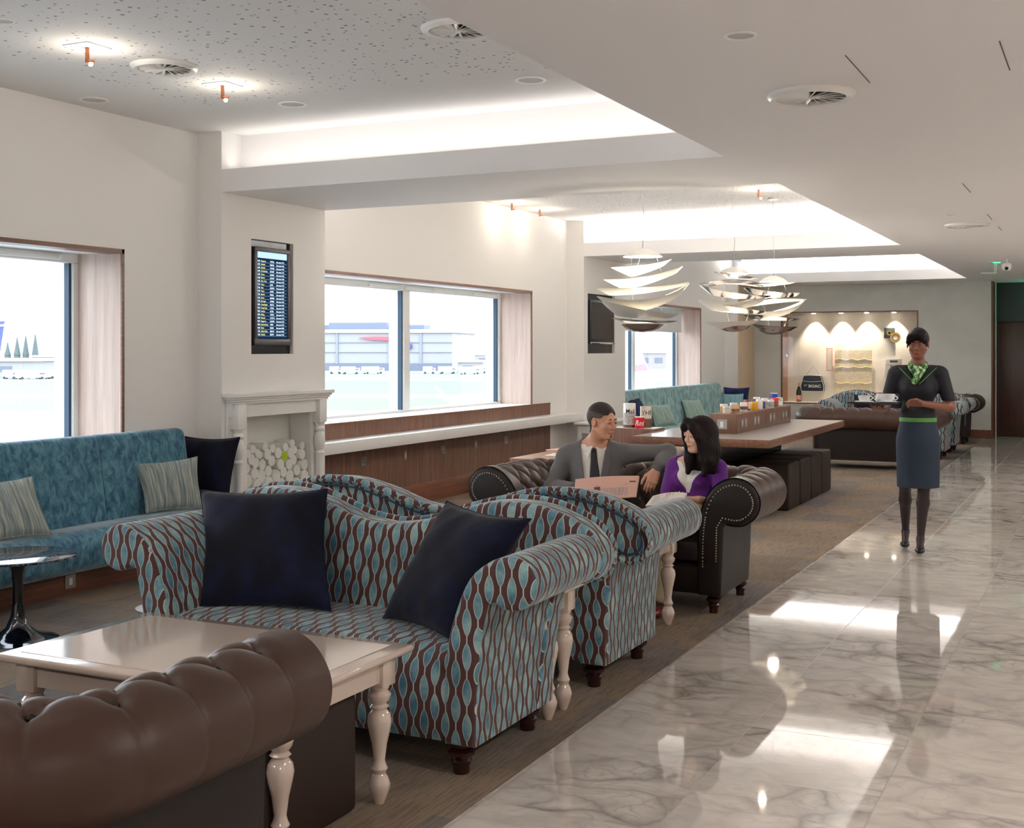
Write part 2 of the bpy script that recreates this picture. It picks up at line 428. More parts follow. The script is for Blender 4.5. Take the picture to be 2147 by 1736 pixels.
SC.cycles.blur_glossy = .6

# ------------------------------------------------------------------ room shell
ZL, ZU = 2.706, 3.16           # lower ceiling and coffer ceiling
XW, XP, XE = -6.18, -5.95, -2.1 # wall, pilaster face, coffer edge
XR, YB, YF = 3.4, -3.2, 22.47
SILL, HEAD = .875, 2.212
WIN = [(2.0, 6.47, 4.2), (8.8, 13.19, 11.0), (15.78, 19.9, 17.78)]
PIL = [(7.26, 8.6), (14.27, 15.74), (21.4, YF)]
struct('floor', MB().box((-1.92, YB, -.06), (XR, 26, 0)), M['marble'])
struct('floor_carpet', MB().box((XW, YB, -.06), (-1.92, YF, .003)), M['carpet'])
mb = MB()                       # window wall with its three openings
ys = [YB] + [q for w in WIN for q in w[:2]] + [YF+.3]
for i in range(0, len(ys), 2): mb.box((-6.75, ys[i], -.06), (XW, ys[i+1], ZU))
for a, b, _ in WIN: mb.box((-6.75, a, -.06), (XW, b, SILL)); mb.box((-6.75, a, HEAD), (XW, b, ZU))
struct('wall_left', mb, M['wall'], smooth=False)
# pilasters, each with the niches of the screen and the fireplace
def pilaster(a, b, niches):
    mb = MB(); zs = sorted({0, ZU} | {z for n in niches for z in n[2:4]})
    for z0, z1 in zip(zs, zs[1:]):
        cut = [n for n in niches if n[2] <= z0+1e-6 and n[3] >= z1-1e-6]
        if not cut: mb.box((XW, a, z0), (XP, b, z1))
        else:
            n = cut[0]; mb.box((XW, a, z0), (XP, n[0], z1)); mb.box((XW, n[1], z0), (XP, b, z1)); mb.box((XW, n[0], z0), (XP-n[4], n[1], z1))
    return mb
FP = (7.53, 8.37, 0.0, 1.03, .2)
struct('wall_pilaster', pilaster(7.26, 8.6, [FP, (7.613, 8.155, 1.497, 2.388, .14)]), M['wall'], smooth=False)
struct('wall_pilaster', pilaster(14.27, 15.74, [(14.40, 15.34, 1.481, 2.245, .14)]), M['wall'], smooth=False)
struct('wall_pilaster', MB().box((XW, 21.4, 0), (XP-.004, YF, ZL)), M['wall'])
struct('trim_column', MB().box((XP-.004, 21.42, 0), (XP+.012, YF, ZL)), M['tan'])
# ceiling : coffers above, low ceiling with lips and coves
struct('ceiling', MB().box((XW, YB, ZU), (XE+.4, YF+.3, ZU+.1)), M['perf'])
mb = MB()
mb.box((XE+.23, YB, ZL+.17), (XR, 26, ZL+.5)); mb.box((XE, YB, ZL), (XR, 26, ZL+.17))
for a, b in [(.26, 1.6)]+PIL:
    b2 = min(b, YF); mb.box((XP, a, ZL), (XE, b2, ZL+.17)); mb.box((XP, a+.23, ZL+.17), (XE+.3, b2-(.23 if b < 22 else 0), ZU))
struct('ceiling_beams', mb, M['ceil'], smooth=False)
# far wall with display case opening and door recess
CX0, CX1, CZ0, CZ1 = -5.413, -3.03, .563, 2.2
mb = MB()
mb.box((XW, YF, 0), (CX0, YF+.55, ZL)); mb.box((CX1, YF, 0), (-1.8, YF+.55, ZL)); mb.box((CX0, YF, 0), (CX1, YF+.55, CZ0)); mb.box((CX0, YF, CZ1), (CX1, YF+.55, ZL)); mb.box((CX0, YF+.42, CZ0), (CX1, YF+.55, CZ1))
struct('wall_far', mb, M['greywall'], smooth=False)
struct('wall_recess', MB().box((-1.9, 25.6, 0), (XR, 25.9, ZL)).box((-1.9, YF+.55, 0), (-1.78, 25.6, ZL)), M['wall'])
dg = flat('dark_green_bulkhead', (14,30,28), .5)
struct('trim_bulkhead', MB().box((-1.78, 23.1, 2.02), (XR, 23.3, ZL)), dg)
mb = MB(); mb.box((-1.8, 23.12, 0), (-.83, 23.18, 2.02), .004); d = struct('door_1', mb, M['darkwood'])
mb = MB(); mb.box((-.82, 23.12, 0), (.2, 23.18, 2.02), .004); d2 = struct('door_2', mb, M['darkwood'])
MB().tube([(-.95,23.05,.9),(-.95,23.05,1.25)], .012).box((-.96,23.04,.93),(-.94,23.12,.95)).box((-.96,23.04,1.2),(-.94,23.12,1.22)).build('door_handle', M['chrome'], d, world=True)
mb = MB(); mb.box((.2, 23.1, 0), (XR, 23.2, 2.02)); struct('wall_door_side', mb, M['darkwood'])
struct('trim_door', MB().box((-1.815, YF-.005, 0), (-1.79, YF+.56, ZL)), M['plinth'])
struct('baseboard_far', MB().box((CX1-2.2, YF-.015, 0), (-1.8, YF, .15)), M['plinth'])
struct('wall_right', MB().box((XR, YB, 0), (XR+.2, 26, ZL+.5)), M['wall'])
struct('wall_back', MB().box((XW-.5, YB-.2, 0), (XR+.2, YB, ZU+.1)), M['wall'])
# long worktop under window 2
# windows
for k, (a, b, mu) in enumerate(WIN):
    w = MB()
    xg0, xg1 = -6.64, -6.58
    def bar(y0, y1, z0, z1, x0=xg0, x1=xg1): w.box((x0, y0, z0), (x1, y1, z1), .004, 1)
    bar(a, b, HEAD-.07, HEAD); bar(a, b, SILL, SILL+.03); bar(a, a+.05, SILL+.03, HEAD-.07); bar(b-.05, b, SILL+.03, HEAD-.07); bar(mu-.06, mu+.06, SILL+.03, HEAD-.07)
    root = w.build('window_%d' % (k+1), M['frame'], None); root['kind'] = 'structure'
    o = MB()
    for y in (a+.025, mu-.06, b-.05): o.box((-6.76, y-.005, SILL), (-6.645, y+.03 if y != mu-.06 else mu+.05, HEAD))
    o.box((-6.76, a, HEAD-.06), (-6.645, b, HEAD)); o.box((-6.78, a, SILL-.02), (-6.645, b, SILL+.012))
    o.build('outer_jamb', M['frame'], root, world=True)
    for y0, y1 in ((a+.05, mu-.06), (mu+.06, b-.05)):
        MB().box((-6.652, y0, SILL+.03), (-6.646, y1, HEAD-.07)).build('pane', M['glass'], root, world=True)
        g = MB(); g.box((-6.645, y1-.022, SILL+.03), (-6.6, y1+.001, HEAD-.07)); g.box((-6.645, y0, SILL+.03), (-6.6, y0+.008, HEAD-.07)); g.build('gasket', M['gasket'], root, world=True)
        for yy in ((y0+y1)/2-1.15, (y0+y1)/2+.35):
            v = MB(); v.box((-6.58, yy, HEAD-.055), (-6.555, yy+.62, HEAD-.03), .004); v.box((-6.555, yy+.57, HEAD-.06), (-6.545, yy+.6, HEAD-.025), .002); v.build('trickle_vent', M['frame'], root, world=True)
    r = MB()                      # veneered reveal
    r.box((-6.58, b-.004, SILL), (XW+.006, b+.012, HEAD)); r.box((-6.58, a-.012, SILL), (XW+.006, a+.004, HEAD))
    r.build('reveal', M['reveal'], root, world=True)
    r = MB(); r.box((XW-.002, b-.006, SILL), (XW+.012, b+.018, HEAD+.018)); r.box((XW-.002, a-.018, SILL), (XW+.012, a+.006, HEAD+.018)); r.box((-6.3, a-.018, HEAD-.012), (XW+.012, b+.018, HEAD+.018), 0)
    r.build('veneer_edge', M['walnut_y'], root, world=True)
    MB().box((-6.58, a, HEAD-.003), (-6.31, b, HEAD+.003)).build('soffit', M['white'], root, world=True)
    MB().box((-6.585, a+.004, SILL-.02), (XW+.008, b-.004, SILL+.006)).build('window_sill', M['white'], root, world=True)
# portals that only steer light sampling at the real window openings
for a, b, _ in WIN:
    L = bpy.data.lights.new('window_portal', 'AREA'); L.shape = 'RECTANGLE'; L.size = HEAD-SILL; L.size_y = b-a; L.cycles.is_portal = True
    o = bpy.data.objects.new('window_portal', L); C.objects.link(o); o.location = (-6.8, (a+b)/2, (HEAD+SILL)/2); o.rotation_euler = (0, -PI/2, 0)
# roller blind in the far window
bl = MB(); bl.box((-6.5, 15.82, 1.83), (-6.494, 19.84, HEAD-.02)); bl.tube([(-6.497,15.82,HEAD-.03),(-6.497,19.84,HEAD-.03)], .022)
ob = thing('roller_blind', 'half lowered white roller blind in the far window', 'blind', (-6.5, 17.8, 1.83))
bl.build('blind_fabric', flat('white_blind_cloth', (236,238,238), .8), ob, world=True)
MB().box((-6.506, 15.82, 1.815), (-6.488, 19.84, 1.84), .004).build('hem_bar', M['frame'], ob, world=True)

# counter under window 2
struct('wall_panelling', MB().box((XW, 8.6, .2), (XW+.014, 13.72, SILL-.008)), M['walnut'])
struct('trim_veneer_cap', MB().box((XW-.001, 8.6, SILL-.01), (XW+.018, 13.72, SILL+.004)), M['walnut_y'])
struct('baseboard_left', MB().box((XW, 8.6, 0), (XW+.03, 14.27, .2), .004), M['plinth'])
tag(MB().box((XW+.012, 8.6, .635), (XP, 14.27, .735), .004, 2).build('window_counter', M['white'], None), 'long white window counter above walnut panelling and power sockets', 'counter')
for i, (y, dbl) in enumerate([(9.526,1),(10.272,0),(11.022,1),(11.75,0),(12.485,1)]):
    w = .043 if dbl else .022
    lab = ['double power socket nearest the fireplace on walnut panelling','narrow data outlet nearest the fireplace on walnut panelling','double power socket at the middle of the walnut panelling','narrow data outlet farther along the walnut panelling','double power socket farthest along the walnut panelling'][i]
    t = thing('wall_socket', lab, 'socket', (XW+.014, y, .5), 0, 'sockets under the window counter')
    MB().box((0,-w,-.043), (.006,w,.043), .002, 1).build('face_plate', M['steel'], t)
    pb = MB()
    if dbl:
        for yy in (-.02,.02): pb.box((.006,yy-.003,.008),(.0075,yy+.003,.02)).box((.006,yy-.009,-.014),(.0075,yy-.003,-.008)).box((.006,yy+.003,-.014),(.0075,yy+.009,-.008)).box((.006,yy-.006,.026),(.009,yy+.006,.034))
    else: pb.box((.006,-.007,-.02),(.008,.007,.02))
    pb.build('socket_holes', M['blackp'] if dbl else M['white'], t)

# ------------------------------------------------------------------ ceiling fittings
def swirl_vent(x, y, z, r, label, grp):
    t = thing('ceiling_diffuser', label, 'vent', (x, y, z), 0, grp)
    MB().lathe([(r*.80,-.001),(r*.80,-.022),(r*.90,-.026),(r*.97,-.016),(r,-.008),(r,0),(r*.8,0)], n=48).build('rim', M['white'], t)
    MB().lathe([(.001,-.0015),(r*.81,-.0015),(r*.81,-.0008),(.001,-.0008)], n=40).build('duct', flat('duct_grey', (96,88,84), .8), t)
    b = MB()
    for k in range(16):
        a = 2*PI*k/16; Mx = Matrix.Rotation(a, 4, 'Z') @ Matrix.Translation((r*.42, 0, -.012)) @ Matrix.Rotation(math.radians(38), 4, 'X')
        b.xbox(Mx, r*.74, .022, .002)
    b.lathe([(.001,-.024),(r*.08,-.022),(r*.08,-.002),(.001,-.002)], n=16).build('blades', M['white'], t)
    return t
V = swirl_vent(-4.88, 5.45, ZU, .19, 'round swirl diffuser in the perforated ceiling between two spotlights', 'air diffusers')
dup(V, (-2.96, 5.45, ZU), 0, 'round swirl diffuser half hidden by the ceiling edge')
V2 = swirl_vent(-1.231, 5.66, ZL, .2, 'round swirl diffuser in the low ceiling above the near marble walkway', 'air diffusers')
dup(V2, (-1.197, 12.2, ZL), 0, 'distant round swirl diffuser in the low ceiling above the walkway')
def disc(x, y, z, r, label, nm='ceiling_speaker', cat='speaker'):
    t = thing(nm, label, cat, (x, y, z), 0, 'round ceiling speakers')
    MB().lathe([(r*.8,0),(r*.82,-.006),(r,-.005),(r,0)], n=36).build('rim', M['white'], t)
    MB().lathe([(.001,-.002),(r*.8,-.002),(r*.8,0),(.001,0)], n=32).build('grille', flat('pale_grey_mesh', (205,203,202), .8), t)
    return t
disc(-5.95, 5.98, ZU, .095, 'flat round ceiling speaker beside the window wall')
disc(-4.864, 6.66, ZU, .095, 'flat round ceiling speaker near the beam above the fireplace')
disc(-3.137, 6.69, ZU, .095, 'flat round ceiling speaker close to the low ceiling edge')
disc(-4.911, 4.346, ZU, .05, 'small round ceiling detector at the top left edge', 'smoke_detector', 'detector')
disc(-1.237, 4.486, ZL, .062, 'small round detector in the low ceiling before the near diffuser', 'smoke_detector', 'detector')
disc(-1.24, 11.25, ZL, .05, 'small distant round detector before the far diffuser', 'smoke_detector', 'detector')
sl = flat('dark_slot', (92,84,82), .8)
for i, (x, y, l, lb) in enumerate([(-.945,5.25,.56,'thin ceiling slot left of the near diffuser'),(-.374,5.27,.54,'thin dark ceiling slot at the right edge of the view'),(-.93,9.45,.56,'thin ceiling slot halfway along the walkway'),(-.95,11.6,.5,'thin distant ceiling slot before the far diffuser'),(-.95,12.75,.4,'thin distant ceiling slot behind the far diffuser')]):
    tag(MB().box((x-.002,y-l/2,ZL-.002),(x+.002,y+l/2,ZL)).build('ceiling_slot', sl, None), lb, 'slot', 'access panel slots')
def spot(x, y, label):
    t = thing('ceiling_spotlight', label, 'spotlight', (x, y, ZU), 0, 'copper ceiling spotlights')
    MB().box((-.09,-.09,-.005),(.09,.09,0)).build('ceiling_plate', M['white'], t)
    MB().tube([(0,0,-.005),(0,0,-.085)], .011, 10).tube([(0,0,-.078),(.035,.012,-.08)], .010, 8).build('stem', flat('copper', (190,120,90), .3, metal=1), t)
    MB().sphere((.02,.005,-.095), .012).build('bulb', M['bulb'], t)
    L = bpy.data.lights.new('spot_glow', 'POINT'); L.energy = SPOTW; L.color = (1,.88,.72); L.shadow_soft_size = .03
    o = bpy.data.objects.new('spot_glow', L); C.objects.link(o); o.parent = t; o.location = (.03,.01,-.14)
    return t
spot(-4.938, 4.917, 'copper ceiling spotlight at the upper left before the swirl diffuser')
spot(-4.901, 5.99, 'copper ceiling spotlight between the swirl diffuser and fireplace beam')
spot(-5.93, 12.9, 'small copper ceiling spotlight above the second window nearer the pilaster')
spot(-5.95, 12.2, 'small copper ceiling spotlight above the second window, farther from the pilaster')
spot(-3.19, 12.25, 'small glowing ceiling spotlight in front of the coffer corner')
# cove lighting: strips on the ledges
def cove(x0, y0, x1, y1, w=COVEW, off=(0,0)):
    L = math.hypot(x1-x0, y1-y0); mx, my = (x0+x1)/2, (y0+y1)/2
    tag(MB().box((min(x0,x1)-.012,min(y0,y1)-.012,ZL+.17),(max(x0,x1)+.012,max(y0,y1)+.012,ZL+.182)).build('cove_light_strip', M['led'] if w > COVEW*.5 else M['leddim'], None), 'led strip lying on the coffer ledge', 'light strip', 'cove light strips')
    A = bpy.data.lights.new('cove_light', 'AREA'); A.shape = 'RECTANGLE'; A.size = max(abs(x1-x0), .05); A.size_y = max(abs(y1-y0), .05); A.energy = w*L; A.color = (1,.96,.91)
    o = bpy.data.objects.new('cove_light', A); C.objects.link(o); o.location = (mx, my, ZL+.19); o.rotation_euler = (PI, 0, 0)
cove(-5.9, 1.6-.11, XE-.05, 1.6-.11, COVEW*BAY1); cove(-5.9, .26+.11, XE-.05, .26+.11, COVEW*BAY1)  # unseen strips on the out-of-view beam, added to brighten the first bay
for y in (7.26+.11, 14.27+.11, 21.4+.11): cove(-5.9, y, XE-.05, y, COVEW*(.10 if y < 8 else (1.3 if y < 15 else 1.8)))
for y in (8.6-.11, 15.74-.11): cove(-5.9, y, XE-.05, y)
cove(XE+.11, -2, XE+.11, 7.2, COVEW*.12); cove(XE+.11, 8.65, XE+.11, 14.2, COVEW*1.2); cove(XE+.11, 15.8, XE+.11, 21.3, COVEW*1.4)
# fill lamps without fittings, added out of view to brighten walkway and lounge
def fill_lamp(x, y, w, z=ZL, sh=True):
    L = bpy.data.lights.new('walkway_fill_lamp', 'AREA'); L.shape = 'DISK'; L.size = .3; L.energy = w; L.color = (1,.95,.92)
    o = bpy.data.objects.new('walkway_fill_lamp', L); C.objects.link(o); o.location = (x, y, z-.012)
    return o
for x, y, w in FILL_LAMPS: fill_lamp(x, y, w)
# security camera and exit light
t = thing('security_camera', 'white dome security camera on the low ceiling before the exit', 'camera', (-1.19, 17.1, ZL))
MB().tube([(0,0,0),(0,0,-.05)], .012).lathe([(.001,-.16),(.05,-.14),(.065,-.1),(.055,-.06),(.02,-.05),(.001,-.05)], n=20).build('housing', M['white'], t)
MB().sphere((.0,-.045,-.12), .026).build('lens', M['black'], t)
t = thing('exit_light', 'small green tinted emergency light hanging beside the security camera', 'light', (-1.36, 17.5, ZL))
MB().box((-.13,-.03,-.012),(.08,.03,0),.003).tube([(0,0,0),(0,0,-.14)], .02).box((-.18,-.02,-.16),(.02,.02,-.145),.003).build('bracket', flat('pale_green_white', (190,222,208), .4), t)
MB().box((-.03,-.025,-.02),(.06,.025,-.013)).build('lamp', M['green'], t)
G = bpy.data.lights.new('exit_glow', 'POINT'); G.energy = 4; G.color = (.1,1,.6); G.shadow_soft_size = .05
o = bpy.data.objects.new('exit_glow', G); C.objects.link(o); o.location = (-.9, 22.7, 2.5)

# ------------------------------------------------------------------ world and the airfield outside
w = bpy.data.worlds.new('sky'); SC.world = w; w.use_nodes = True
bg = w.node_tree.nodes['Background']; bg.inputs[1].default_value = SKY
tc = w.node_tree.nodes.new('ShaderNodeTexCoord'); sp = w.node_tree.nodes.new('ShaderNodeSeparateXYZ'); rp = w.node_tree.nodes.new('ShaderNodeValToRGB')
w.node_tree.links.new(tc.outputs['Generated'], sp.inputs[0]); w.node_tree.links.new(sp.outputs[2], rp.inputs[0]); w.node_tree.links.new(rp.outputs[0], bg.inputs[0])
e = rp.color_ramp.elements; e[0].position = 0; e[0].color = (.97,.98,1,1); e[1].position = .7; e[1].color = (.72,.86,1,1)
GZ = -8.0
def D(u, v, d):
    c, s = math.cos(math.radians(25.99)), math.sin(math.radians(25.99)); r = (u-1073.5)/2567*d
    return (-s*d + c*r, c*d + s*r, H - (v-732.8)/2567*d)
def ground():
    n = NT('airfield_grass_and_taxiways'); p = n.pos(); sp = n('SeparateXYZ', i_0=p)
    dd = n.math('SUBTRACT', n.math('MULTIPLY', sp.outputs[1], .899), n.math('MULTIPLY', sp.outputs[0], .438))
    k = n.noise(n.mapp(p, (.01,.01,1)), 1, 3); dd = n.math('DIVIDE', n.math('ADD', dd, n.math('MULTIPLY', k, 12)), 600)
    gr, pa = (.135,.155,.10), (.19,.19,.19)
    col = n.ramp(dd, [(0, (.42,.43,.44)), (.2, (.42,.43,.44)), (.26, pa), (.32, pa), (.33, gr), (.41, gr), (.42, pa), (.44, pa), (.45, gr), (.62, (.125,.155,.115)), (.64, pa), (.7, (.15,.17,.135)), (.82, (.155,.17,.145)), (.86, (.25,.25,.25)), (1, (.24,.24,.24))])  # unseen pavement near the building made paler to bounce light onto the ceiling
    return n.out(col, .9)
struct('ground', MB().box((-2500,-600,GZ-.5),(-8,2500,GZ)), ground())
struct('wall_exterior', MB().box((-6.9,-10,GZ),(-6.79,40,SILL-.1)), M['wall'])
hm = flat('pale_grey_hangar_cladding', (150,152,156), .6, var=.02, sc=.01)
hd = flat('hangar_door_blue', (104,112,130), .6)  # one even blue grey for doors, roof plant and windows
# hangar facing the terminal: spans u 600..948 at depth 560
A, B = Vector(D(560, 760, 560)), Vector(D(948, 760, 545)); ax = (B-A); ax.z = 0; W = ax.length; ax.normalize(); nv = Vector((-ax.y, ax.x, 0)); 
if nv.dot(Vector((A.x, A.y, 0))) < 0: nv = -nv
hz = thing('hangar', 'long pale aircraft hangar with a red and blue ribbon emblem across the airfield', 'hangar', (A.x, A.y, GZ))
def hb(name, m, boxes, par=hz):
    mb = MB()
    for s0, s1, z0, z1, t0, t1 in boxes:
        P = [A+ax*s+nv*t for s, t in ((s0,t0),(s1,t0),(s1,t1),(s0,t1))]
        v = [(p.x-A.x, p.y-A.y, z) for z in (z0, z1) for p in P]
        mb.add(v, [(0,3,2,1),(4,5,6,7),(0,1,5,4),(1,2,6,5),(2,3,7,6),(3,0,4,7)])
    return mb.build(name, m, par, smooth=False)
hb('hangar_wall', hm, [(0,W,0,17,0,50)])
hb('roof', flat('white_hangar_roof', (172,174,178), .6), [(-1,W+1,17,18.6,-1,51)])
hb('roof_plant', hd, [(4,W*.8,18.6,21,18,30),(W*.30,W*.62,18.6,22,10,16)])
hb('door_band', hd, [(0,W,0,3.4,-.4,0)])
hb('cladding_rib', flat('hangar_rib_grey', (132,136,144), .6), [(W*k,W*k+1.0,3,17,-.6,0) for k in (.12,.38,.66,.83)]+[(0,W,8.2,8.5,-.5,0),(0,W,12.6,12.9,-.5,0)])
def emblem(pts, m, nm):
    mb = MB(); n = len(pts); v = []
    for t in (-1.2, -.7):
        for u, vv in pts:
            d = 555; p = D(u, vv, d); s = (Vector((p[0], p[1], 0))-Vector((A.x, A.y, 0))).dot(ax)
            q = A+ax*s+nv*t; v.append((q.x-A.x, q.y-A.y, p[2]-GZ))
    mb.add(v, [tuple(range(n)), tuple(range(n, 2*n))[::-1]]+[(i, (i+1) % n, n+(i+1) % n, n+i) for i in range(n)]); mb.build(nm, m, hz, smooth=False)
emblem([(755,708),(790,706),(840,707),(862,712),(872,722),(862,720),(840,716),(815,714),(785,713)], flat('faded_red_paint', (206,90,100), .6), 'red_ribbon')
emblem([(872,722),(874,728),(868,733),(860,730),(862,720)], flat('faded_blue_paint', (60,74,160), .6), 'blue_ribbon')
# low terminal buildings, trees and vehicles along the far apron
def lowb(u0, u1, vt, d, label, h0=None, dpt=30):
    a, b = Vector(D(u0, vt, d)), Vector(D(u1, vt, d)); t = thing('terminal_building', label, 'building', ((a.x+b.x)/2, (a.y+b.y)/2, GZ))
    dx = (b-a); dx.z = 0; L = dx.length; rot = math.atan2(dx.y, dx.x); t.rotation_euler = (0,0,rot); hh = a.z-GZ
    MB().box((-L/2,0,0),(L/2,dpt,hh*.86)).build('building_wall', hm, t, smooth=False)
    MB().box((-L/2-1,-1,hh*.86),(L/2+1,dpt+1,hh)).build('roof', flat('white_roof', (228,232,236), .6), t, smooth=False)
    wn = MB()
    for k in range(int(L/7)): wn.box((-L/2+2+k*7,-.2,hh*.3),(-L/2+6+k*7,0,hh*.6))
    wn.build('window_band', hd, t, smooth=False); return t
lowb(-140, 70, 752, 420, 'low white airfield shed with a long roof beyond the nearest window')
lowb(72, 150, 745, 640, 'distant grey terminal block behind the airfield shed')
lowb(950, 1060, 741, 760, 'distant low terminal block right of the hangar')
lowb(960, 1012, 756, 500, 'small white apron building right of the hangar')
lowb(1335, 1440, 735, 620, 'distant grey terminal block seen through the far window')
tg = flat('dull_evergreen_leaves', (84,98,98), .9, var=.2)
for i, (u, h) in enumerate([(16,10),(36,13),(54,14),(74,15)]):
    p = D(u, 745, 720); t = thing('conifer', 'small distant conifer on the skyline through the nearest window', 'tree', (p[0], p[1], GZ), 0, 'skyline conifers')
    MB().lathe([(2.4,2.5),(1.7,6),(2.0,6.2),(1.1,h*.75+2),(.05,h+5)], n=9).build('foliage', tg, t); MB().lathe([(.4,0),(.3,3)], n=6).build('trunk', M['mahog'], t)
vw = flat('white_vehicle_paint', (226,230,234), .4); wh = flat('dark_tyre', (60,64,70), .7)
for i, (u, v, d) in enumerate([(22,775,395),(45,774,400),(66,775,392),(90,774,398),(112,773,470),(128,773,402),(704,774,480),(735,775,475),(782,773,480),(900,772,480),(938,772,482),(985,771,470),(1008,771,490)]):
    p = D(u, v, d); t = thing('service_van', 'tiny white service van parked on the far apron', 'van', (p[0], p[1], GZ), math.radians(26+20*(i % 3)), 'far apron vans')
    s = 1+.5*(i % 3); MB().box((-2.4*s,-1,.4),(2.4*s,1,2.3),.2).box((-2.4*s,-1,2.2),(1.2*s,1,2.9),.2).build('van_body', vw, t)
    MB().box((1.1*s,-1.02,1.5),(2.0*s,1.02,2.1)).build('van_window', hd, t)
    wm = MB()
    for xx in (-1.6*s, 1.5*s):
        for yy in (-1,1): wm.lathe([(.45,-.12),(.45,.12)], (xx,yy,.45), 10, Matrix.Rotation(PI/2, 3, 'X'))
    wm.build('wheels', wh, t)
# aircraft: winglet in window 2, tails in windows 1 and 3
def slab(pts3, th, name, m, par, nrm=None):
    P = [Vector(p) for p in pts3]; n = len(P); nn = nrm or (P[1]-P[0]).cross(P[2]-P[0]).normalized()
    v = [tuple(p-nn*th/2) for p in P]+[tuple(p+nn*th/2) for p in P]
    return MB().add(v, [tuple(range(n)), tuple(range(n, 2*n))[::-1]]+[(i, (i+1) % n, n+(i+1) % n, n+i) for i in range(n)]).build(name, m, par, smooth=False, world=True)
ac = flat('white_aircraft_skin', (236,240,244), .35)
def airplane(p, label, tailcol, pts, wing=None):
    t = thing('airliner', label, 'aircraft', (p[0], p[1], GZ)); return t
b0 = D(1010, 846, 132); t = thing('airliner', 'white aircraft wing with an upturned winglet outside the second window', 'aircraft', (b0[0], b0[1], GZ))
slab([D(1150,862,118), D(1150,848,140), D(935,836,134), D(942,842,130)], .35, 'wing', ac, t, Vector((0,0,1)))
slab([D(946,842,131), D(935,833,131), D(917,812,132), D(911,809,132), D(921,822,131), D(932,838,131)], .12, 'winglet', ac, t)
b0 = D(-30, 760, 170); t = thing('airliner', 'blue tailed airliner at the left edge of the nearest window', 'aircraft', (b0[0], b0[1], GZ))
slab([D(-50,676,170), D(9,673,170), D(-2,745,170), D(-110,755,170)], .5, 'tail_fin', flat('navy_tail_paint', (70,80,150), .4), t)
slab([D(-10,681,169.6), D(8,680,169.6), D(8,684,169.6), D(-10,685,169.6)], .1, 'tail_stripe', ac, t)
e0 = Vector(D(-300,765,170)); e1 = Vector(D(-8,748,170)); MB().tube([e0, e0.lerp(e1,.7), e1], lambda q: 2.4-1.8*q*q, 16).build('fuselage', ac, t, world=True)
b0 = D(1345, 800, 90); t = thing('airliner', 'white airliner tail outside the far window', 'aircraft', (b0[0], b0[1], GZ))
slab([D(1300,650,90), D(1333,690,90), D(1344,735,90), D(1370,800,90), D(1290,800,90)], .4, 'tail_fin', flat('grey_white_tail_paint', (168,180,202), .4), t)
slab([D(1325,768,89.7), D(1352,762,89.7), D(1358,775,89.7), D(1325,778,89.7)], .1, 'tail_stripe', flat('faded_tail_red', (206,116,126), .4), t)
e0 = Vector(D(1230,815,90)); e1 = Vector(D(1375,803,90)); MB().tube([e0, e0.lerp(e1,.6), e1], lambda q: 1.5-1.1*q*q, 14).build('fuselage', ac, t, world=True)
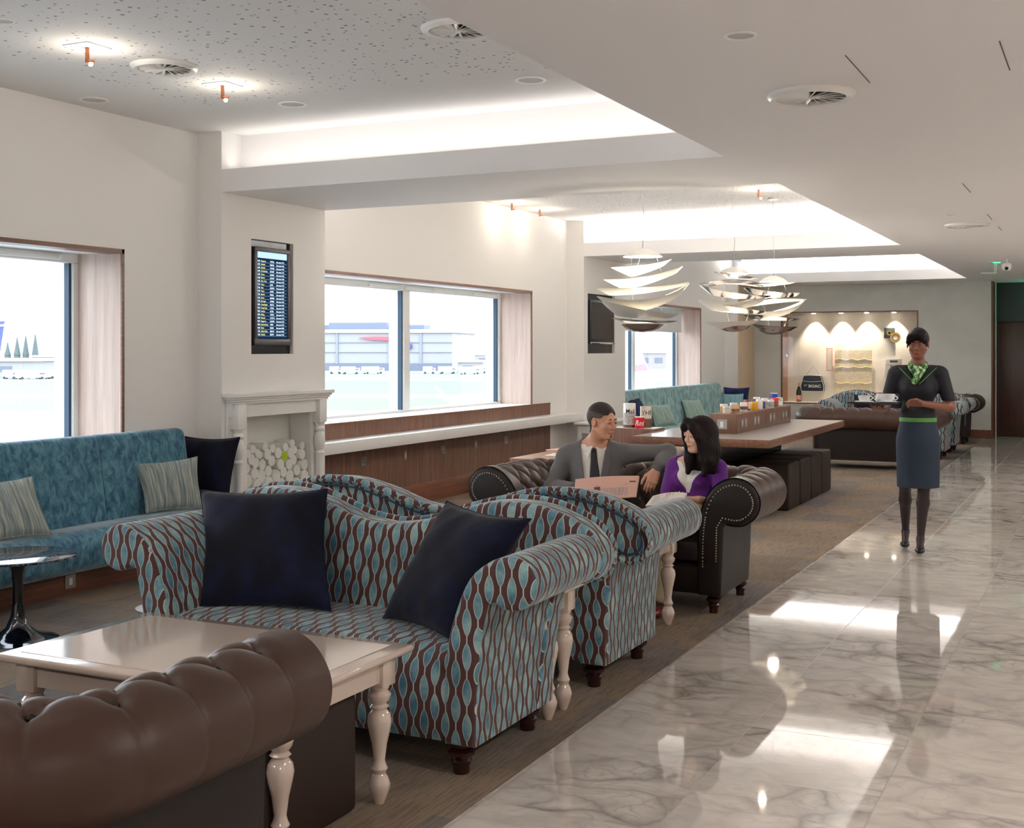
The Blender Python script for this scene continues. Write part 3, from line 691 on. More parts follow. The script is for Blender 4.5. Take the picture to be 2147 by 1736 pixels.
# ------------------------------------------------------------------ upholstery helpers
M['nail'] = flat('pale_brass_nail', (214,200,176), .3, metal=.8)
def inset(poly, e):
    n = len(poly); out = []
    A = sum(poly[i][0]*poly[(i+1) % n][1]-poly[(i+1) % n][0]*poly[i][1] for i in range(n))
    sg = 1 if A > 0 else -1
    for i in range(n):
        p, q, r = poly[i-1], poly[i], poly[(i+1) % n]
        def nn(a, b):
            dx, dy = b[0]-a[0], b[1]-a[1]; L = math.hypot(dx, dy) or 1e-9; return (-dy/L*sg, dx/L*sg)
        a, b = nn(p, q), nn(q, r); m = (a[0]+b[0], a[1]+b[1]); L = math.hypot(*m) or 1e-9; c = max(.5, (a[0]*m[0]+a[1]*m[1])/L)
        out.append((q[0]+m[0]/L*e/c, q[1]+m[1]/L*e/c))
    return out
def rprism(mb, poly, a, b, e, axis='y', tf=None, nseg=3):
    """prism with softly rounded ends"""
    rings = []
    for k in range(nseg): g = PI/2*k/nseg; rings.append((a+e*(1-math.sin(g)) if a < b else a-e*(1-math.sin(g)), e*(1-math.cos(PI/2-g))))
    rings = [(a+e*(1-math.cos(PI/2*k/nseg)), e*(1-math.sin(PI/2*k/nseg))) for k in range(nseg+1)]
    N = max(1, int((b-a)/.08)); rings += [(a+e+(b-a-2*e)*k/N, 0) for k in range(1, N)]
    rings += [(b-e*(1-math.cos(PI/2*k/nseg)), e*(1-math.sin(PI/2*k/nseg))) for k in range(nseg, -1, -1)]
    n = len(poly); L = [0]
    for i in range(n): q, p = poly[(i+1) % n], poly[i]; L.append(L[-1]+math.hypot(q[0]-p[0], q[1]-p[1]))
    def P3(p, t):
        q = (p[0], t, p[1]) if axis == 'y' else ((t, p[0], p[1]) if axis == 'x' else (p[0], p[1], t)); return tf(q) if tf else q
    v = []; f = []; uv = []
    for t, ins in rings: v += [P3(p, t) for p in (inset(poly, ins) if ins > 1e-6 else poly)]
    for r in range(len(rings)-1):
        for i in range(n):
            j = (i+1) % n; f.append((r*n+i, r*n+j, (r+1)*n+j, (r+1)*n+i)); t0, t1 = rings[r][0], rings[r+1][0]
            if axis == 'y' and (rings[r][1] > 1e-6 or rings[r+1][1] > 1e-6):
                k = len(v); uv.append([(v[r*n+i][0], v[r*n+i][2]), (v[r*n+j][0], v[r*n+j][2]), (v[(r+1)*n+j][0], v[(r+1)*n+j][2]), (v[(r+1)*n+i][0], v[(r+1)*n+i][2])])
            else: uv.append([(t0, L[i]), (t0, L[i+1]), (t1, L[i+1]), (t1, L[i])])
    m = (len(rings)-1)*n
    pi_ = inset(poly, e); f.append(tuple(range(n))[::-1]); uv.append(pi_[::-1]); f.append(tuple(m+i for i in range(n))); uv.append(list(pi_))
    return mb.add(v, f, uv)
def bun_leg(h, r, m, par, x, y, name='leg'):
    MB().lathe([(r*.55,0),(r*.62,.01),(r*.6,h*.25),(r*.8,h*.42),(r*.62,h*.5),(r,h*.62),(r*1.02,h*.72),(r*.7,h*.8),(r*.95,h*.88),(r*.98,h+.005)], (x,y,0), 18).build(name, m, par)
def turned_leg(h, m, par, x, y, sq=.04):
    """cream turned table leg, h = full height under the top"""
    k = h-.10; pr = [(.013,0),(.017,.012),(.03,.05),(.034,.075),(.026,.10),(.020,.112),(.026,.13),(.021,.142),(.017,.16),(.024,.22),(.034,.27),(.038,.30),(.034,.325),(.022,.342),(.030,.352),(.022,.362),(.033,.38),(.036,.395),(.026,.41),(.030,.42),(.03,.43)]
    s = k/.43; MB().lathe([(r*1.12, z*s) for r, z in pr], (x,y,0), 20).box((x-sq,y-sq,k-.002),(x+sq,y+sq,h),.004).build('leg', m, par)

# ------------------------------------------------------------------ camel-back sofa with scroll arms (faces -Y, front at y=0)
def camel_sofa(loc, rz, label, hx=1.0):
    t = thing('scroll_arm_sofa', label, 'sofa', loc, rz, 'teal leaf pattern sofas')
    m = M['leaf']
    armp = [(.76,.115),(.764,.3),(.782,.50),(.812,.63)] + [(p[0], p[1]) for p in arc(.905,.71,.096,-132,90,16)] + [(p.x, p.y) for p in catmull([(.905,.806,0),(.83,.787,0),(.74,.715,0),(.68,.58,0),(.648,.45,0),(.64,.3,0)], 4)[1:]] + [(.64,.115)]
    for s in (1,-1):
        po = [(s*p[0], p[1]) for p in armp]
        mb = MB(); rprism(mb, po, 0, .70, .018); mb.build('arm', m, t, ang=50)
    top = [(.762,.115),(.77,.3),(.79,.50),(.815,.60)] + arc(.905,.705,.10,-128,40,12) + [(p.x, p.y) for p in catmull([(.982,.769,0),(.93,.82,0),(.85,.86,0),(.74,.895,0),(.62,.908,0),(.48,.90,0),(.32,.86,0),(.16,.805,0),(0,.783,0)], 4)[1:]]
    outl = top + [(-p[0], p[1]) for p in top[-2::-1]]
    def lean(q): return (q[0], q[1]+(q[2]-.42)*.16, q[2])
    mb = MB(); rprism(mb, outl, .56, .73, .035, tf=lean); mb.build('backrest', m, t, ang=50)
    # upholstered edge roll and braid along the rear outline
    i0 = 3; path = [lean((p[0], .725, p[1])) for p in outl if p[1] > .60 or abs(p[0]) > .86]
    pp = [lean((p[0]*1.0, .73, p[1])) for p in inset(outl, .004)]; pp = pp[3:-3]
    mb = MB(); n = len(pp); acc = 0; L = [0]
    for i in range(1, n): L.append(L[-1]+(Vector(pp[i])-Vector(pp[i-1])).length)
    mb.grid(lambda a, b: (lambda i, fr: tuple(Vector(pp[i]).lerp(Vector(pp[min(i+1, n-1)]), fr)+Vector((0, math.cos(2*PI*b)*.020, math.sin(2*PI*b)*.020)) ))(min(int(a*(n-1)), n-2), a*(n-1)-min(int(a*(n-1)), n-2)), (n-1)*2, 10, cv=True, uvf=lambda a, b: (a*L[-1], b*.16))
    mb.build('edge_roll', m, t, ang=80)
    ip = [lean((p[0], .745, p[1])) for p in inset(outl, .034)][3:-3]
    MB().tube(catmull(ip, 2), .005, 6).build('braid', flat('dark_teal_braid', (30,52,74), .7), t)
    mb = MB(); sp = [(.02,.12),(.006,.16),(.004,.34),(.014,.385),(.04,.425),(.09,.448),(.3,.455),(.58,.445),(.60,.12)]
    rprism(mb, [(p[0], p[1]) for p in sp], -.655, .655, .01, 'x'); mb.build('seat', m, t, ang=60)
    for x in (-.68,.68):
        for y in (.06,.62): bun_leg(.118, .05, M['mahog'], t, x, y)
    return t
S1 = camel_sofa((-2.785,3.84,0), 0, 'teal leaf patterned sofa with two navy cushions, nearest the cream table')
dup(S1, (-2.785,5.79,0), PI, 'teal leaf patterned sofa seen from behind, between patterned sofa and seated couple')
dup(S1, (-2.81,17.9,0), 0, 'far teal leaf patterned sofa facing the waitress, before the fire extinguisher')
dup(S1, (-2.81,19.80,0), PI, 'farthest teal leaf patterned sofa seen between another sofa and leather one')

# ------------------------------------------------------------------ chesterfield (faces -Y, back panel at y=0, front at y=-D)
CW, CD, RC = .72, .72, .13
def chester_path(ds=.0065):
    pts = []; s = 0
    segs = [('l', (CW,-CD), (CW,-RC)), ('a', (CW-RC,-RC), 0, 90), ('l', (CW-RC,0), (-CW+RC,0)), ('a', (-CW+RC,-RC), 90, 180), ('l', (-CW,-RC), (-CW,-CD))]
    for g in segs:
        if g[0] == 'l':
            a, b = Vector(g[1]), Vector(g[2]); L = (b-a).length; d = (b-a)/L; nn = Vector((d.y, -d.x)); k = int(L/ds)
            for i in range(k): pts.append((a+d*L*i/k, nn, s+L*i/k))
            s += L
        else:
            LL = RC*PI/2*1.6; k = int(LL/ds)
            for i in range(k):
                an = math.radians(g[2]+(g[3]-g[2])*i/k); nn = Vector((math.cos(an), math.sin(an))); pts.append((Vector(g[1])+nn*RC, nn, s+LL*i/k))
            s += LL
    pts.append((Vector((-CW,-CD)), Vector((-1,0)), s)); return pts, s
prof = catmull([(-.15,.28,0),(-.148,.42,0),(-.138,.54,0),(-.115,.64,0),(-.065,.725,0),(0,.775,0),(.075,.793,0),(.15,.77,0),(.20,.71,0),(.212,.65,0),(.19,.585,0),(.13,.535,0),(.07,.523,0),(.012,.53,0)], 7)
prof = [(p.x, p.y) for p in prof]
def chesterfield(loc, rz, label):
    t = thing('chesterfield_sofa', label, 'sofa', loc, rz, 'brown leather chesterfields')
    path, S = chester_path(); n = len(prof); L = [0]
    for i in range(1, n): L.append(L[-1]+math.hypot(prof[i][0]-prof[i-1][0], prof[i][1]-prof[i-1][1]))
    N2 = []
    for i in range(n):
        a, b = prof[max(i-1,0)], prof[min(i+1,n-1)]; dx, dz = b[0]-a[0], b[1]-a[1]; q = math.hypot(dx, dz); N2.append((-dz/q, dx/q))
    lb = min(range(n), key=lambda i: abs(prof[i][0]-.105)+abs(prof[i][1]-.789)); lb = L[lb]; q = .115; P = S/round(S/.158)
    v = []; f = []
    for (p, nn, s) in path:
        for i in range(n):
            l = L[i]; ends = min(s, S-s)
            if l < lb: a = s/P+(l-lb)/(2*q); b = s/P-(l-lb)/(2*q); puff = (abs(math.sin(PI*a)*math.sin(PI*b)))**.33; fd = min(1, max(0, (l-.06)/.1))
            else: puff = abs(math.sin(PI*s/P))**.6; fd = .08+.80*math.exp(-((l-lb)/.048)**1.2)
            fd *= min(1, max(0, (ends-.05)/.07)); ds_ = abs((s/P+.5) % 1-.5)*P; dd = .030*(puff-1)*fd+.006-.016*math.exp(-(ds_**2+(l-lb)**2)/.019**2)*min(1, max(0, (ends-.05)/.07))-(.004*math.exp(-(ds_/.006)**2)*math.exp(-((l-lb)/.2)**2)*min(1, max(0, (ends-.05)/.07)) if l >= lb else 0)
            o, z = prof[i][0]+N2[i][0]*dd, prof[i][1]+N2[i][1]*dd
            v.append((p.x+nn.x*o, p.y+nn.y*o, z))
    for k in range(len(path)-1):
        for i in range(n-1): f.append((k*n+i, (k+1)*n+i, (k+1)*n+i+1, k*n+i+1))
    mb = MB(); mb.add(v, f); mb.build('tufted_roll', M['leather'], t, ang=75)
    b = MB()                      # buttons
    for r in range(3):
        l = lb-r*q; i = min(range(n), key=lambda j: abs(L[j]-l)); k0 = 0
        for k in range(1, round(S/P)):
            s = (k+(.5 if r % 2 else 0))*P
            if s > S-.1 or s < .1: continue
            p, nn, _ = min(path, key=lambda w: abs(w[2]-s)); o, z = prof[i][0]-N2[i][0]*.024, prof[i][1]-N2[i][1]*.024
            b.sphere((p.x+nn.x*o, p.y+nn.y*o, z), .011, 8, 5)
    b.build('buttons', M['leatherd'], t)
    # outer panel
    mb = MB(); pn = [(.0,.545),(.002,.50),(-.004,.3),(-.016,.112),(-.12,.112)]; m = len(pn); v = []; f = []
    for (p, nn, s) in path[::3]+[path[-1]]:
        for o, z in pn: v.append((p.x+nn.x*o, p.y+nn.y*o, z))
    k = len(v)//m
    for a in range(k-1):
        for i in range(m-1): f.append((a*m+i, (a+1)*m+i, (a+1)*m+i+1, a*m+i+1))
    mb.add(v, f); mb.build('outer_panel', M['leatherd'], t, ang=60)
    # arm fronts with double nail rows
    fp = [(p[0], p[1]) for p in prof[::2]]+[(.0,.50),(-.004,.3),(-.014,.112),(-.15,.112)]
    for sg in (1,-1):
        mb = MB(); rprism(mb, [(sg*(CW+p[0]), p[1]) for p in fp], -CD-.02, -CD+.03, .018); fr = mb.build('arm_front', M['leatherd'], t, ang=60)
        nl = MB(); ip = inset([(p[0], p[1]) for p in fp], .034)
        ip = [p for p in ip if p[1] > .16]; acc = 0; last = None
        for a in range(len(ip)-1):
            A0, B0 = ip[a], ip[a+1]; dl = math.hypot(B0[0]-A0[0], B0[1]-A0[1])
            if dl > .5: continue
            kk = max(1, int(dl/.0145))
            for c in range(kk): nl.sphere((sg*(CW+A0[0]+(B0[0]-A0[0])*c/kk), -CD-.021, A0[1]+(B0[1]-A0[1])*c/kk), .0046, 6, 4)
        nl.build('nail_trim', M['nail'], fr)
        nb = MB()
        for c in range(26): nb.sphere((sg*(CW-.012), -.012+ -0.0, .13+c*.0155), .0058, 8, 5)
        for o in nb.v[:0]: pass
        nb2 = MB()
        for c in range(27): nb2.sphere((sg*(CW-RC*.29+.004-.003), -RC*.29+.004-.003, .125+c*.0152), .0062, 8, 5)
        nb2.build('rear_nail_trim', M['bronze'], t)
    mb = MB(); rprism(mb, [(-CD+.015,.115),(-CD,.15),(-CD+.003,.27),(-CD+.02,.285),(-.15,.285),(-.15,.115)], -CW+.12, CW-.12, .006, 'x'); mb.build('seat_rail', M['leatherd'], t)
    mb = MB(); rprism(mb, [(-CD+.03,.287),(-CD+.0,.31),(-CD-.004,.36),(-CD+.012,.41),(-CD+.06,.435),(-.4,.445),(-.17,.43),(-.16,.287)], -CW+.13, CW-.13, .03, 'x'); mb.build('seat_cushion', M['leatherd'], t)
    for x in (-CW+.075, CW-.075):
        for y in (-CD+.06, -.09): bun_leg(.118, .042, M['mahog'], t, x, y)
    return t
K0 = chesterfield((-2.735,1.91,0), PI, 'brown tufted chesterfield in the lower left corner, seen from behind')
dup(K0, (-2.71,7.57,0), 0, 'brown tufted chesterfield on which the couple are seated')
dup(K0, (-2.76,15.98,0), PI, 'far brown chesterfield seen from behind, left of the waitress')
dup(K0, (-2.76,21.62,0), 0, 'farthest brown chesterfield against the grey wall, mostly hidden by patterned sofas')

# ------------------------------------------------------------------ cushions
def pillow(nm, label, c4, th, m, grp=None, wr=.004, seed=0):
    TL, TR, BR, BL = [Vector(p) for p in c4]; _c = (TL+TR+BR+BL)/4; TL, TR, BR, BL = [_c+(q-_c)*1.05 for q in (TL, TR, BR, BL)]; W = ((TR-TL).length+(BR-BL).length)/2; Hh = ((TL-BL).length+(TR-BR).length)/2
    nrm = (TR-TL).cross(BL-TL).normalized(); rs = random.Random(seed); ph = [rs.uniform(0, 6) for _ in range(8)]
    def pt(u, v, s):
        x, y = 2*u-1, 2*v-1; px = x*(1-.085*(1-y*y)); py = y*(1-.085*(1-x*x)); a, b = (px+1)/2, (py+1)/2
        p = BL.lerp(BR, a).lerp(TL.lerp(TR, a), b); h = (max(0, 1-abs(x)**3.2)*max(0, 1-abs(y)**3.2))**.55
        e = math.sin(9*x+ph[0]+3*y)*math.sin(7*y+ph[1])*.5+math.sin(17*x*y+ph[2])*.35+math.sin(23*(x-y)+ph[3])*.2*(abs(x)**2+abs(y)**2)
        return p+nrm*s*(th*h+wr*e*(h**.3)*(1 if s > 0 else .5))
    mb = MB(); n = 30
    mb.grid(lambda u, v: pt(u, v, 1), n, n, uvf=lambda u, v: (u*W, v*Hh)); mb.grid(lambda u, v: pt(u, v, -1), n, n, uvf=lambda u, v: (u*W, v*Hh))
    ed = [pt(k/n, 0, 0) for k in range(n)]+[pt(1, k/n, 0) for k in range(n)]+[pt(1-k/n, 1, 0) for k in range(n)]+[pt(0, 1-k/n, 0) for k in range(n)]
    zc = min(p[2] for p in mb.v); cx = sum(p[0] for p in mb.v)/len(mb.v); cy = sum(p[1] for p in mb.v)/len(mb.v)
    t = thing(nm, label, 'cushion', (cx, cy, zc), 0, grp)
    mb.build('cushion_cover', m, t, ang=80, world=True); MB().tube(ed, .0035, 5, closed=True).build('piping', m, t, world=True); return t
pillow('cushion', 'large navy velvet cushion leaning on left half of the near patterned sofa', [(-3.68,4.36,.885),(-3.06,4.42,.915),(-2.87,4.17,.475),(-3.43,4.06,.46)], .085, M['navy'], 'navy cushions', .008, 3)
pillow('cushion', 'large navy velvet cushion tipped against right arm of the near patterned sofa', [(-2.43,4.38,.90),(-1.97,4.17,.885),(-2.17,3.95,.475),(-2.58,4.15,.475)], .085, M['navy'], 'navy cushions', .008, 5)
pillow('cushion', 'striped grey blue cushion beside the navy one at the bench end', [(-6.03,6.45,.735),(-5.80,6.80,.765),(-5.70,6.74,.432),(-5.86,6.38,.432)], .06, M['stripe'], 'striped bench cushions', .005, 8)
pillow('cushion', 'striped grey blue cushion at the left edge of the view on the bench', [(-6.04,5.02,.73),(-5.86,5.38,.755),(-5.66,5.34,.44),(-5.80,4.98,.43)], .06, M['stripe'], 'striped bench cushions', .005, 9)
pillow('cushion', 'large navy cushion at the bench end beside the white fireplace', [(-6.17,7.12,.875),(-5.72,7.17,.88),(-5.70,7.02,.43),(-6.14,6.99,.43)], .075, M['navy'], 'navy cushions', .006, 11)
# far sofa navy cushion
pillow('cushion', 'dark navy cushion lying on the far patterned sofa behind the tray', [(-3.35,18.38,.86),(-2.6,18.44,.86),(-2.6,18.2,.5),(-3.35,18.14,.5)], .085, M['navy'], 'navy cushions', .006, 12)

# ------------------------------------------------------------------ cream tables
def cream_table(x0, y0, x1, y1, h, label, legs=None, nm='coffee_table', cat='table'):
    cx, cy = (x0+x1)/2, (y0+y1)/2; t = thing(nm, label, cat, (cx, cy, 0), 0, 'cream tables with turned legs'); a, b = (x1-x0)/2, (y1-y0)/2
    mb = MB(); pr = [(0,.028),(.012,.026),(.016,.018),(.012,.008),(.0,.0)]
    ring = lambda e, z: [(-a+e,-b+e,z),(a-e,-b+e,z),(a-e,b-e,z),(-a+e,b-e,z)]
    mb.box((-a,-b,h-.026),(a,b,h),.009,3); mb.build('tabletop', M['cream'], t)
    MB().box((-a+.055,-b+.055,h-.001),(a-.055,b-.055,h+.0025),.002,1).build('raised_panel', M['cream'], t)
    MB().box((-a+.06,-b+.06,h-.11),(a-.06,-b+.085,h-.026)).box((-a+.06,b-.085,h-.11),(a-.06,b-.06,h-.026)).box((-a+.06,-b+.06,h-.11),(-a+.085,b-.06,h-.026)).box((a-.085,-b+.06,h-.11),(a-.06,b-.06,h-.026)).build('apron', M['cream'], t)
    for x in (-a+.085, a-.085):
        for y in (-b+.085, b-.085): turned_leg(h-.026, M['cream'], t, x, y)
    return t
cream_table(-3.30, 2.88, -2.126, 3.60, .53, 'glossy cream coffee table with turned legs, nearest the camera')
cream_table(-3.3, 4.535, -2.0, 4.86, .555, 'narrow cream table wedged between the backs of two patterned sofas', nm='console_table')
cream_table(-3.3, 5.92, -2.12, 6.59, .53, 'cream table mostly hidden between patterned sofa and seated couple')
# dark ottoman below the first table
def ottoman(x0, x1, y0, y1, h, label, m=None):
    t = thing('cube_ottoman', label, 'ottoman', ((x0+x1)/2, (y0+y1)/2, 0), 0, 'dark leather cube ottomans')
    a, b = (x1-x0)/2, (y1-y0)/2
    MB().box((-a,-b,.008),(a,b,h),.022,4).build('leather_cover', m or M['otto'], t)
    MB().box((-a+.03,-b+.03,0),(a-.03,b-.03,.01)).build('base', M['blackp'], t); return t
ottoman(-2.70, -2.235, 2.92, 3.42, .40, 'dark brown cube ottoman tucked under the near cream table')
for i, y in enumerate((11.54, 12.04, 12.54, 13.04)):
    ottoman(-3.18, -2.715, y, y+.452, .45, ['nearest of the dark cube ottomans under the long table','second nearest dark cube ottoman under the long table','third dark cube ottoman under the long table','farthest dark cube ottoman under the long table'][i])

# ------------------------------------------------------------------ banquettes along the window wall
def banquette(y0, y1b, label, m, fine, main, ext=.25):
    y1 = y1b
    t = thing('banquette', label, 'bench', (-5.95, (y0+y1)/2, 0))
    pr = catmull([(-5.76,.155,0),(-5.68,.165,0),(-5.625,.21,0),(-5.605,.29,0),(-5.62,.36,0),(-5.67,.405,0),(-5.75,.418,0),(-5.93,.405,0),(-5.955,.42,0),(-5.985,.6,0),(-6.02,.8,0),(-6.035,.9,0),(-6.06,.95,0),(-6.11,.962,0),(-6.155,.945,0),(-6.17,.88,0)], 4)
    pr = [(p.x, p.y) for p in pr]; n = len(pr); L = [0]
    for i in range(1, n): L.append(L[-1]+math.hypot(pr[i][0]-pr[i-1][0], pr[i][1]-pr[i-1][1]))
    jb = next(i for i in range(n) if pr[i][0] < -5.935)
    def build_ys(y1):
      ys = set(); y = y0
      while y < y1: ys.add(round(y, 4)); y += .05
      ys.add(y1)
      for s in fine+main:
          for k in (-.03,-.014,-.006,0,.006,.014,.03): ys.add(round(s+k, 4))
      for k in (.0,.006,.015,.03,.05): ys.add(y1-k); ys.add(y0+k)
      return sorted(y for y in ys if y0 <= y <= y1)
    for part, i0, i1 in (('seat_cushion', 0, jb+1), ('backrest', jb, n)):
        y1 = y1b+(ext if part == 'seat_cushion' else 0); ys = build_ys(y1)
        mb = MB(); v = []; f = []; uv = []
        for y in ys:
            e = max(0, 1-min(y1-y, y-y0)/.05); er = .035*e**2.2*(1 if part == 'backrest' else .6)
            for i in range(i0, i1):
                a, b = pr[max(i-1,0)], pr[min(i+1,n-1)]; dx_, dz_ = b[0]-a[0], b[1]-a[1]; q = math.hypot(dx_, dz_) or 1; nx, nz = dz_/q, -dx_/q
                g = 0
                if part == 'backrest':
                    for s in fine: g += .005*math.exp(-((y-s)/.006)**2)
                    for s in main: g += .016*math.exp(-((y-s)/.011)**2)
                else:
                    for s in main[::2]: g += .006*math.exp(-((y-s)/.006)**2)
                v.append((pr[i][0]-nx*(g+er), y, pr[i][1]-nz*(g+er)))
        k = i1-i0
        for r in range(len(ys)-1):
            for i in range(k-1): f.append((r*k+i, (r+1)*k+i, (r+1)*k+i+1, r*k+i+1)); uv.append([(ys[r], L[i0+i]), (ys[r+1], L[i0+i]), (ys[r+1], L[i0+i+1]), (ys[r], L[i0+i+1])])
        mb.add(v, f, uv)
        m0 = len(v)-k; mb.add([v[i] for i in range(m0, len(v))]+[(-6.17, y1-.005, pr[i0][1])], [tuple(range(k+1))]); mb.add([v[i] for i in range(k)]+[(-6.17, y0+.005, pr[i0][1])], [tuple(range(k+1))])
        mb.build(part, m, t, ang=60, world=True)
    MB().box((XW,y0,0),(-5.83,y1b+ext,.16)).build('plinth', M['plinth'], t, world=True)
    return t
f1 = [6.12-.155*k for k in range(1, 30) if k % 6]; m1 = [6.12-.93*k for k in range(0, 5)]
banquette(1.5, 6.985, 'long teal velvet banquette under the nearest window', M['teal'], f1+[6.275,6.43,6.585,6.74,6.895], m1)
m2 = [16.53+.98*k for k in range(0, 5)]; f2 = [m2[0]-.49]+[q+.49 for q in m2]
banquette(15.8, 20.66, 'pale teal channelled banquette under the far window', M['tealpale'], [q for q in f2 if q < 20.6]+[16.2, 17.2], m2, .72)
t = thing('wall_socket', 'white switched outlet on the plinth of the near banquette', 'socket', (-5.83, 5.66, .085), 0)
MB().box((0,-.043,-.043),(.007,.043,.043),.002,1).build('face_plate', M['steel'], t); MB().box((.006,-.014,-.022),(.010,.014,.022),.001,1).build('outlet', M['white'], t)
pillow('cushion', 'grey green cushion on the far banquette, nearer the white pilaster', [(-5.98,16.75,.73),(-5.80,17.12,.72),(-5.68,17.12,.435),(-5.86,16.74,.43)], .06, M['stripeg'], 'grey green cushions', .005, 21)
pillow('cushion', 'grey green cushion at the middle of the far banquette', [(-5.98,18.32,.74),(-5.83,18.74,.73),(-5.68,18.72,.435),(-5.86,18.22,.43)], .06, M['stripeg'], 'grey green cushions', .005, 22)
pillow('cushion', 'navy cushion propped at the far end of the pale banquette', [(-6.16,21.28,.85),(-5.73,21.32,.85),(-5.70,21.16,.42),(-6.12,21.14,.42)], .075, M['navyb'], 'navy cushions', .005, 23)
pillow('cushion', 'pale teal striped cushion at the far end of the pale banquette', [(-6.02,20.62,.76),(-5.68,20.76,.76),(-5.66,20.70,.43),(-5.98,20.56,.43)], .06, M['stripet'], None, .005, 24)
pillow('cushion', 'navy cushion on the far banquette just behind the pilaster', [(-6.1,16.0,.83),(-6.0,16.42,.83),(-5.78,16.42,.43),(-5.88,15.98,.43)], .075, M['navyb'], 'navy cushions', .005, 25)

# ------------------------------------------------------------------ tulip tables
darkmarble = NT('black_veined_marble'); _k = darkmarble.noise(darkmarble.oco(), 9, 6, .7, 1.5)
M['dmarble'] = darkmarble.out(darkmarble.ramp(_k, [(.46, lin((22,26,36))), (.5, lin((120,134,150))), (.54, lin((22,26,36)))]), .06, spec=.8)
t = thing('tulip_table', 'black tulip pedestal side table with dark marble top by the bench', 'table', (-5.17, 4.66, 0))
MB().lathe([(.001,.425),(.24,.427),(.295,.437),(.30,.446),(.29,.45),(.001,.45)], n=64).build('tabletop', M['dmarble'], t)
MB().lathe([(.20,0),(.205,.006),(.17,.014),(.11,.03),(.06,.07),(.036,.13),(.026,.2),(.026,.3),(.034,.38),(.06,.42),(.10,.428)], n=40).build('pedestal', flat('black_gloss_metal', (14,18,28), .08, spec=.8), t)
t = thing('tulip_table', 'white pedestal base glimpsed left of the near patterned sofa', 'table', (-5.02, 5.62, 0))
MB().lathe([(.17,0),(.175,.008),(.14,.02),(.07,.04),(.03,.10),(.022,.2),(.022,.3),(.03,.36)], n=36).build('pedestal', M['white'], t)
MB().lathe([(.001,.36),(.13,.36),(.14,.37),(.13,.378),(.001,.38)], n=36).build('tabletop', M['white'], t)

# ------------------------------------------------------------------ fireplace surround and painted logs
t = thing('fireplace', 'white painted fireplace surround with turned columns below the flight screen', 'fireplace', (-5.8, 7.9, 0))
mb = MB()
for z0, z1, e in ((1.172,1.20,.0),(1.155,1.172,.018),(1.138,1.155,.032),(1.12,1.138,.045)): mb.box((XP+.002,7.265+e,z0),(-5.81-e,8.54-e*.6,z1),.003,1)
mb.build('mantel_shelf', M['white'], t, world=True)
MB().box((XP+.002,7.31,1.02),(-5.885,8.48,1.12)).box((XP+.002,7.30,0),(-5.925,7.53,1.03)).box((XP+.002,8.37,0),(-5.925,8.50,1.03)).build('surround_panel', M['white'], t, world=True)
for y in (7.375, 8.43):
    mb = MB(); mb.box((-5.93,y-.05,.93),(-5.845,y+.05,1.12),.006); x = -5.885
    mb.lathe([(.042,0),(.042,.1),(.034,.12),(.026,.3),(.03,.6),(.034,.66),(.042,.68),(.034,.69),(.028,.70),(.04,.73),(.046,.78),(.04,.83),(.028,.855),(.042,.87),(.042,.885),(.028,.90),(.042,.93)], (x,y,0), 20); mb.build('column', M['white'], t, world=True)
t = MB().box((-6.148,7.535,.0),(-6.144,8.365,1.0)).build('niche_lining', flat('off_white_niche', (226,226,220), .7), t, world=True)
rs = random.Random(4)
lg = flat('white_painted_log', (228,228,222), .7, var=.04, sc=20, bump=.3); lgr = flat('lime_green_painted_log', (176,206,10), .6, var=.03)
placed = []
def try_place():
    for r in [.068]*6+[.06]*12+[.052]*14+[.044]*18+[.034]*30:
        best = None
        for _ in range(160):
            y = rs.uniform(7.535+r, 8.365-r); z = r
            # drop: the lowest z touching others
            zz = r
            for (py, pz, pr_) in placed:
                dy = abs(py-y)
                if dy < pr_+r: zz = max(zz, pz+math.sqrt((pr_+r)**2-dy*dy))
            if best is None or zz < best[1]: best = (y, zz)
        if best[1]+r < .80: placed.append((best[0], best[1], r))
try_place()
gi = min(range(len(placed)), key=lambda i: abs(placed[i][0]-8.02)+abs(placed[i][1]-.66)*1.2-(placed[i][2]-.04)*3)
for i, (y, z, r) in enumerate(placed):
    x1 = -5.965+rs.uniform(-.03,.02)
    lab = 'lime green painted log end in the stack of white logs' if i == gi else 'white painted log stacked in the fireplace'
    t = thing('firelog', lab, 'log', (x1-.08, y, z-r), 0, None if i == gi else 'white painted fireplace logs')
    n = 22; q = [1+rs.uniform(-.035,.035) for _ in range(n)]
    ring = lambda x, e: [(x, (r*e)*q[k]*math.cos(2*PI*k/n), r+(r*e)*q[k]*math.sin(2*PI*k/n)) for k in range(n)]
    v = ring(-.06,1)+ring(.078,1)+ring(.082,.96); f = [tuple(range(n))]+[(a*n+k, a*n+(k+1) % n, (a+1)*n+(k+1) % n, (a+1)*n+k) for a in range(2) for k in range(n)]+[tuple(2*n+k for k in range(n))]
    o = MB().add(v, f).build('bark', lg if i != gi else lg, t)
    MB().lathe([(.001,.0832),(r*.5,.0836),(r*.93,.083)], n=20, M=Matrix.Translation((0,0,r)) @ Matrix.Rotation(PI/2, 4, 'Y')).build('cut_end', lgr if i == gi else lg, t)

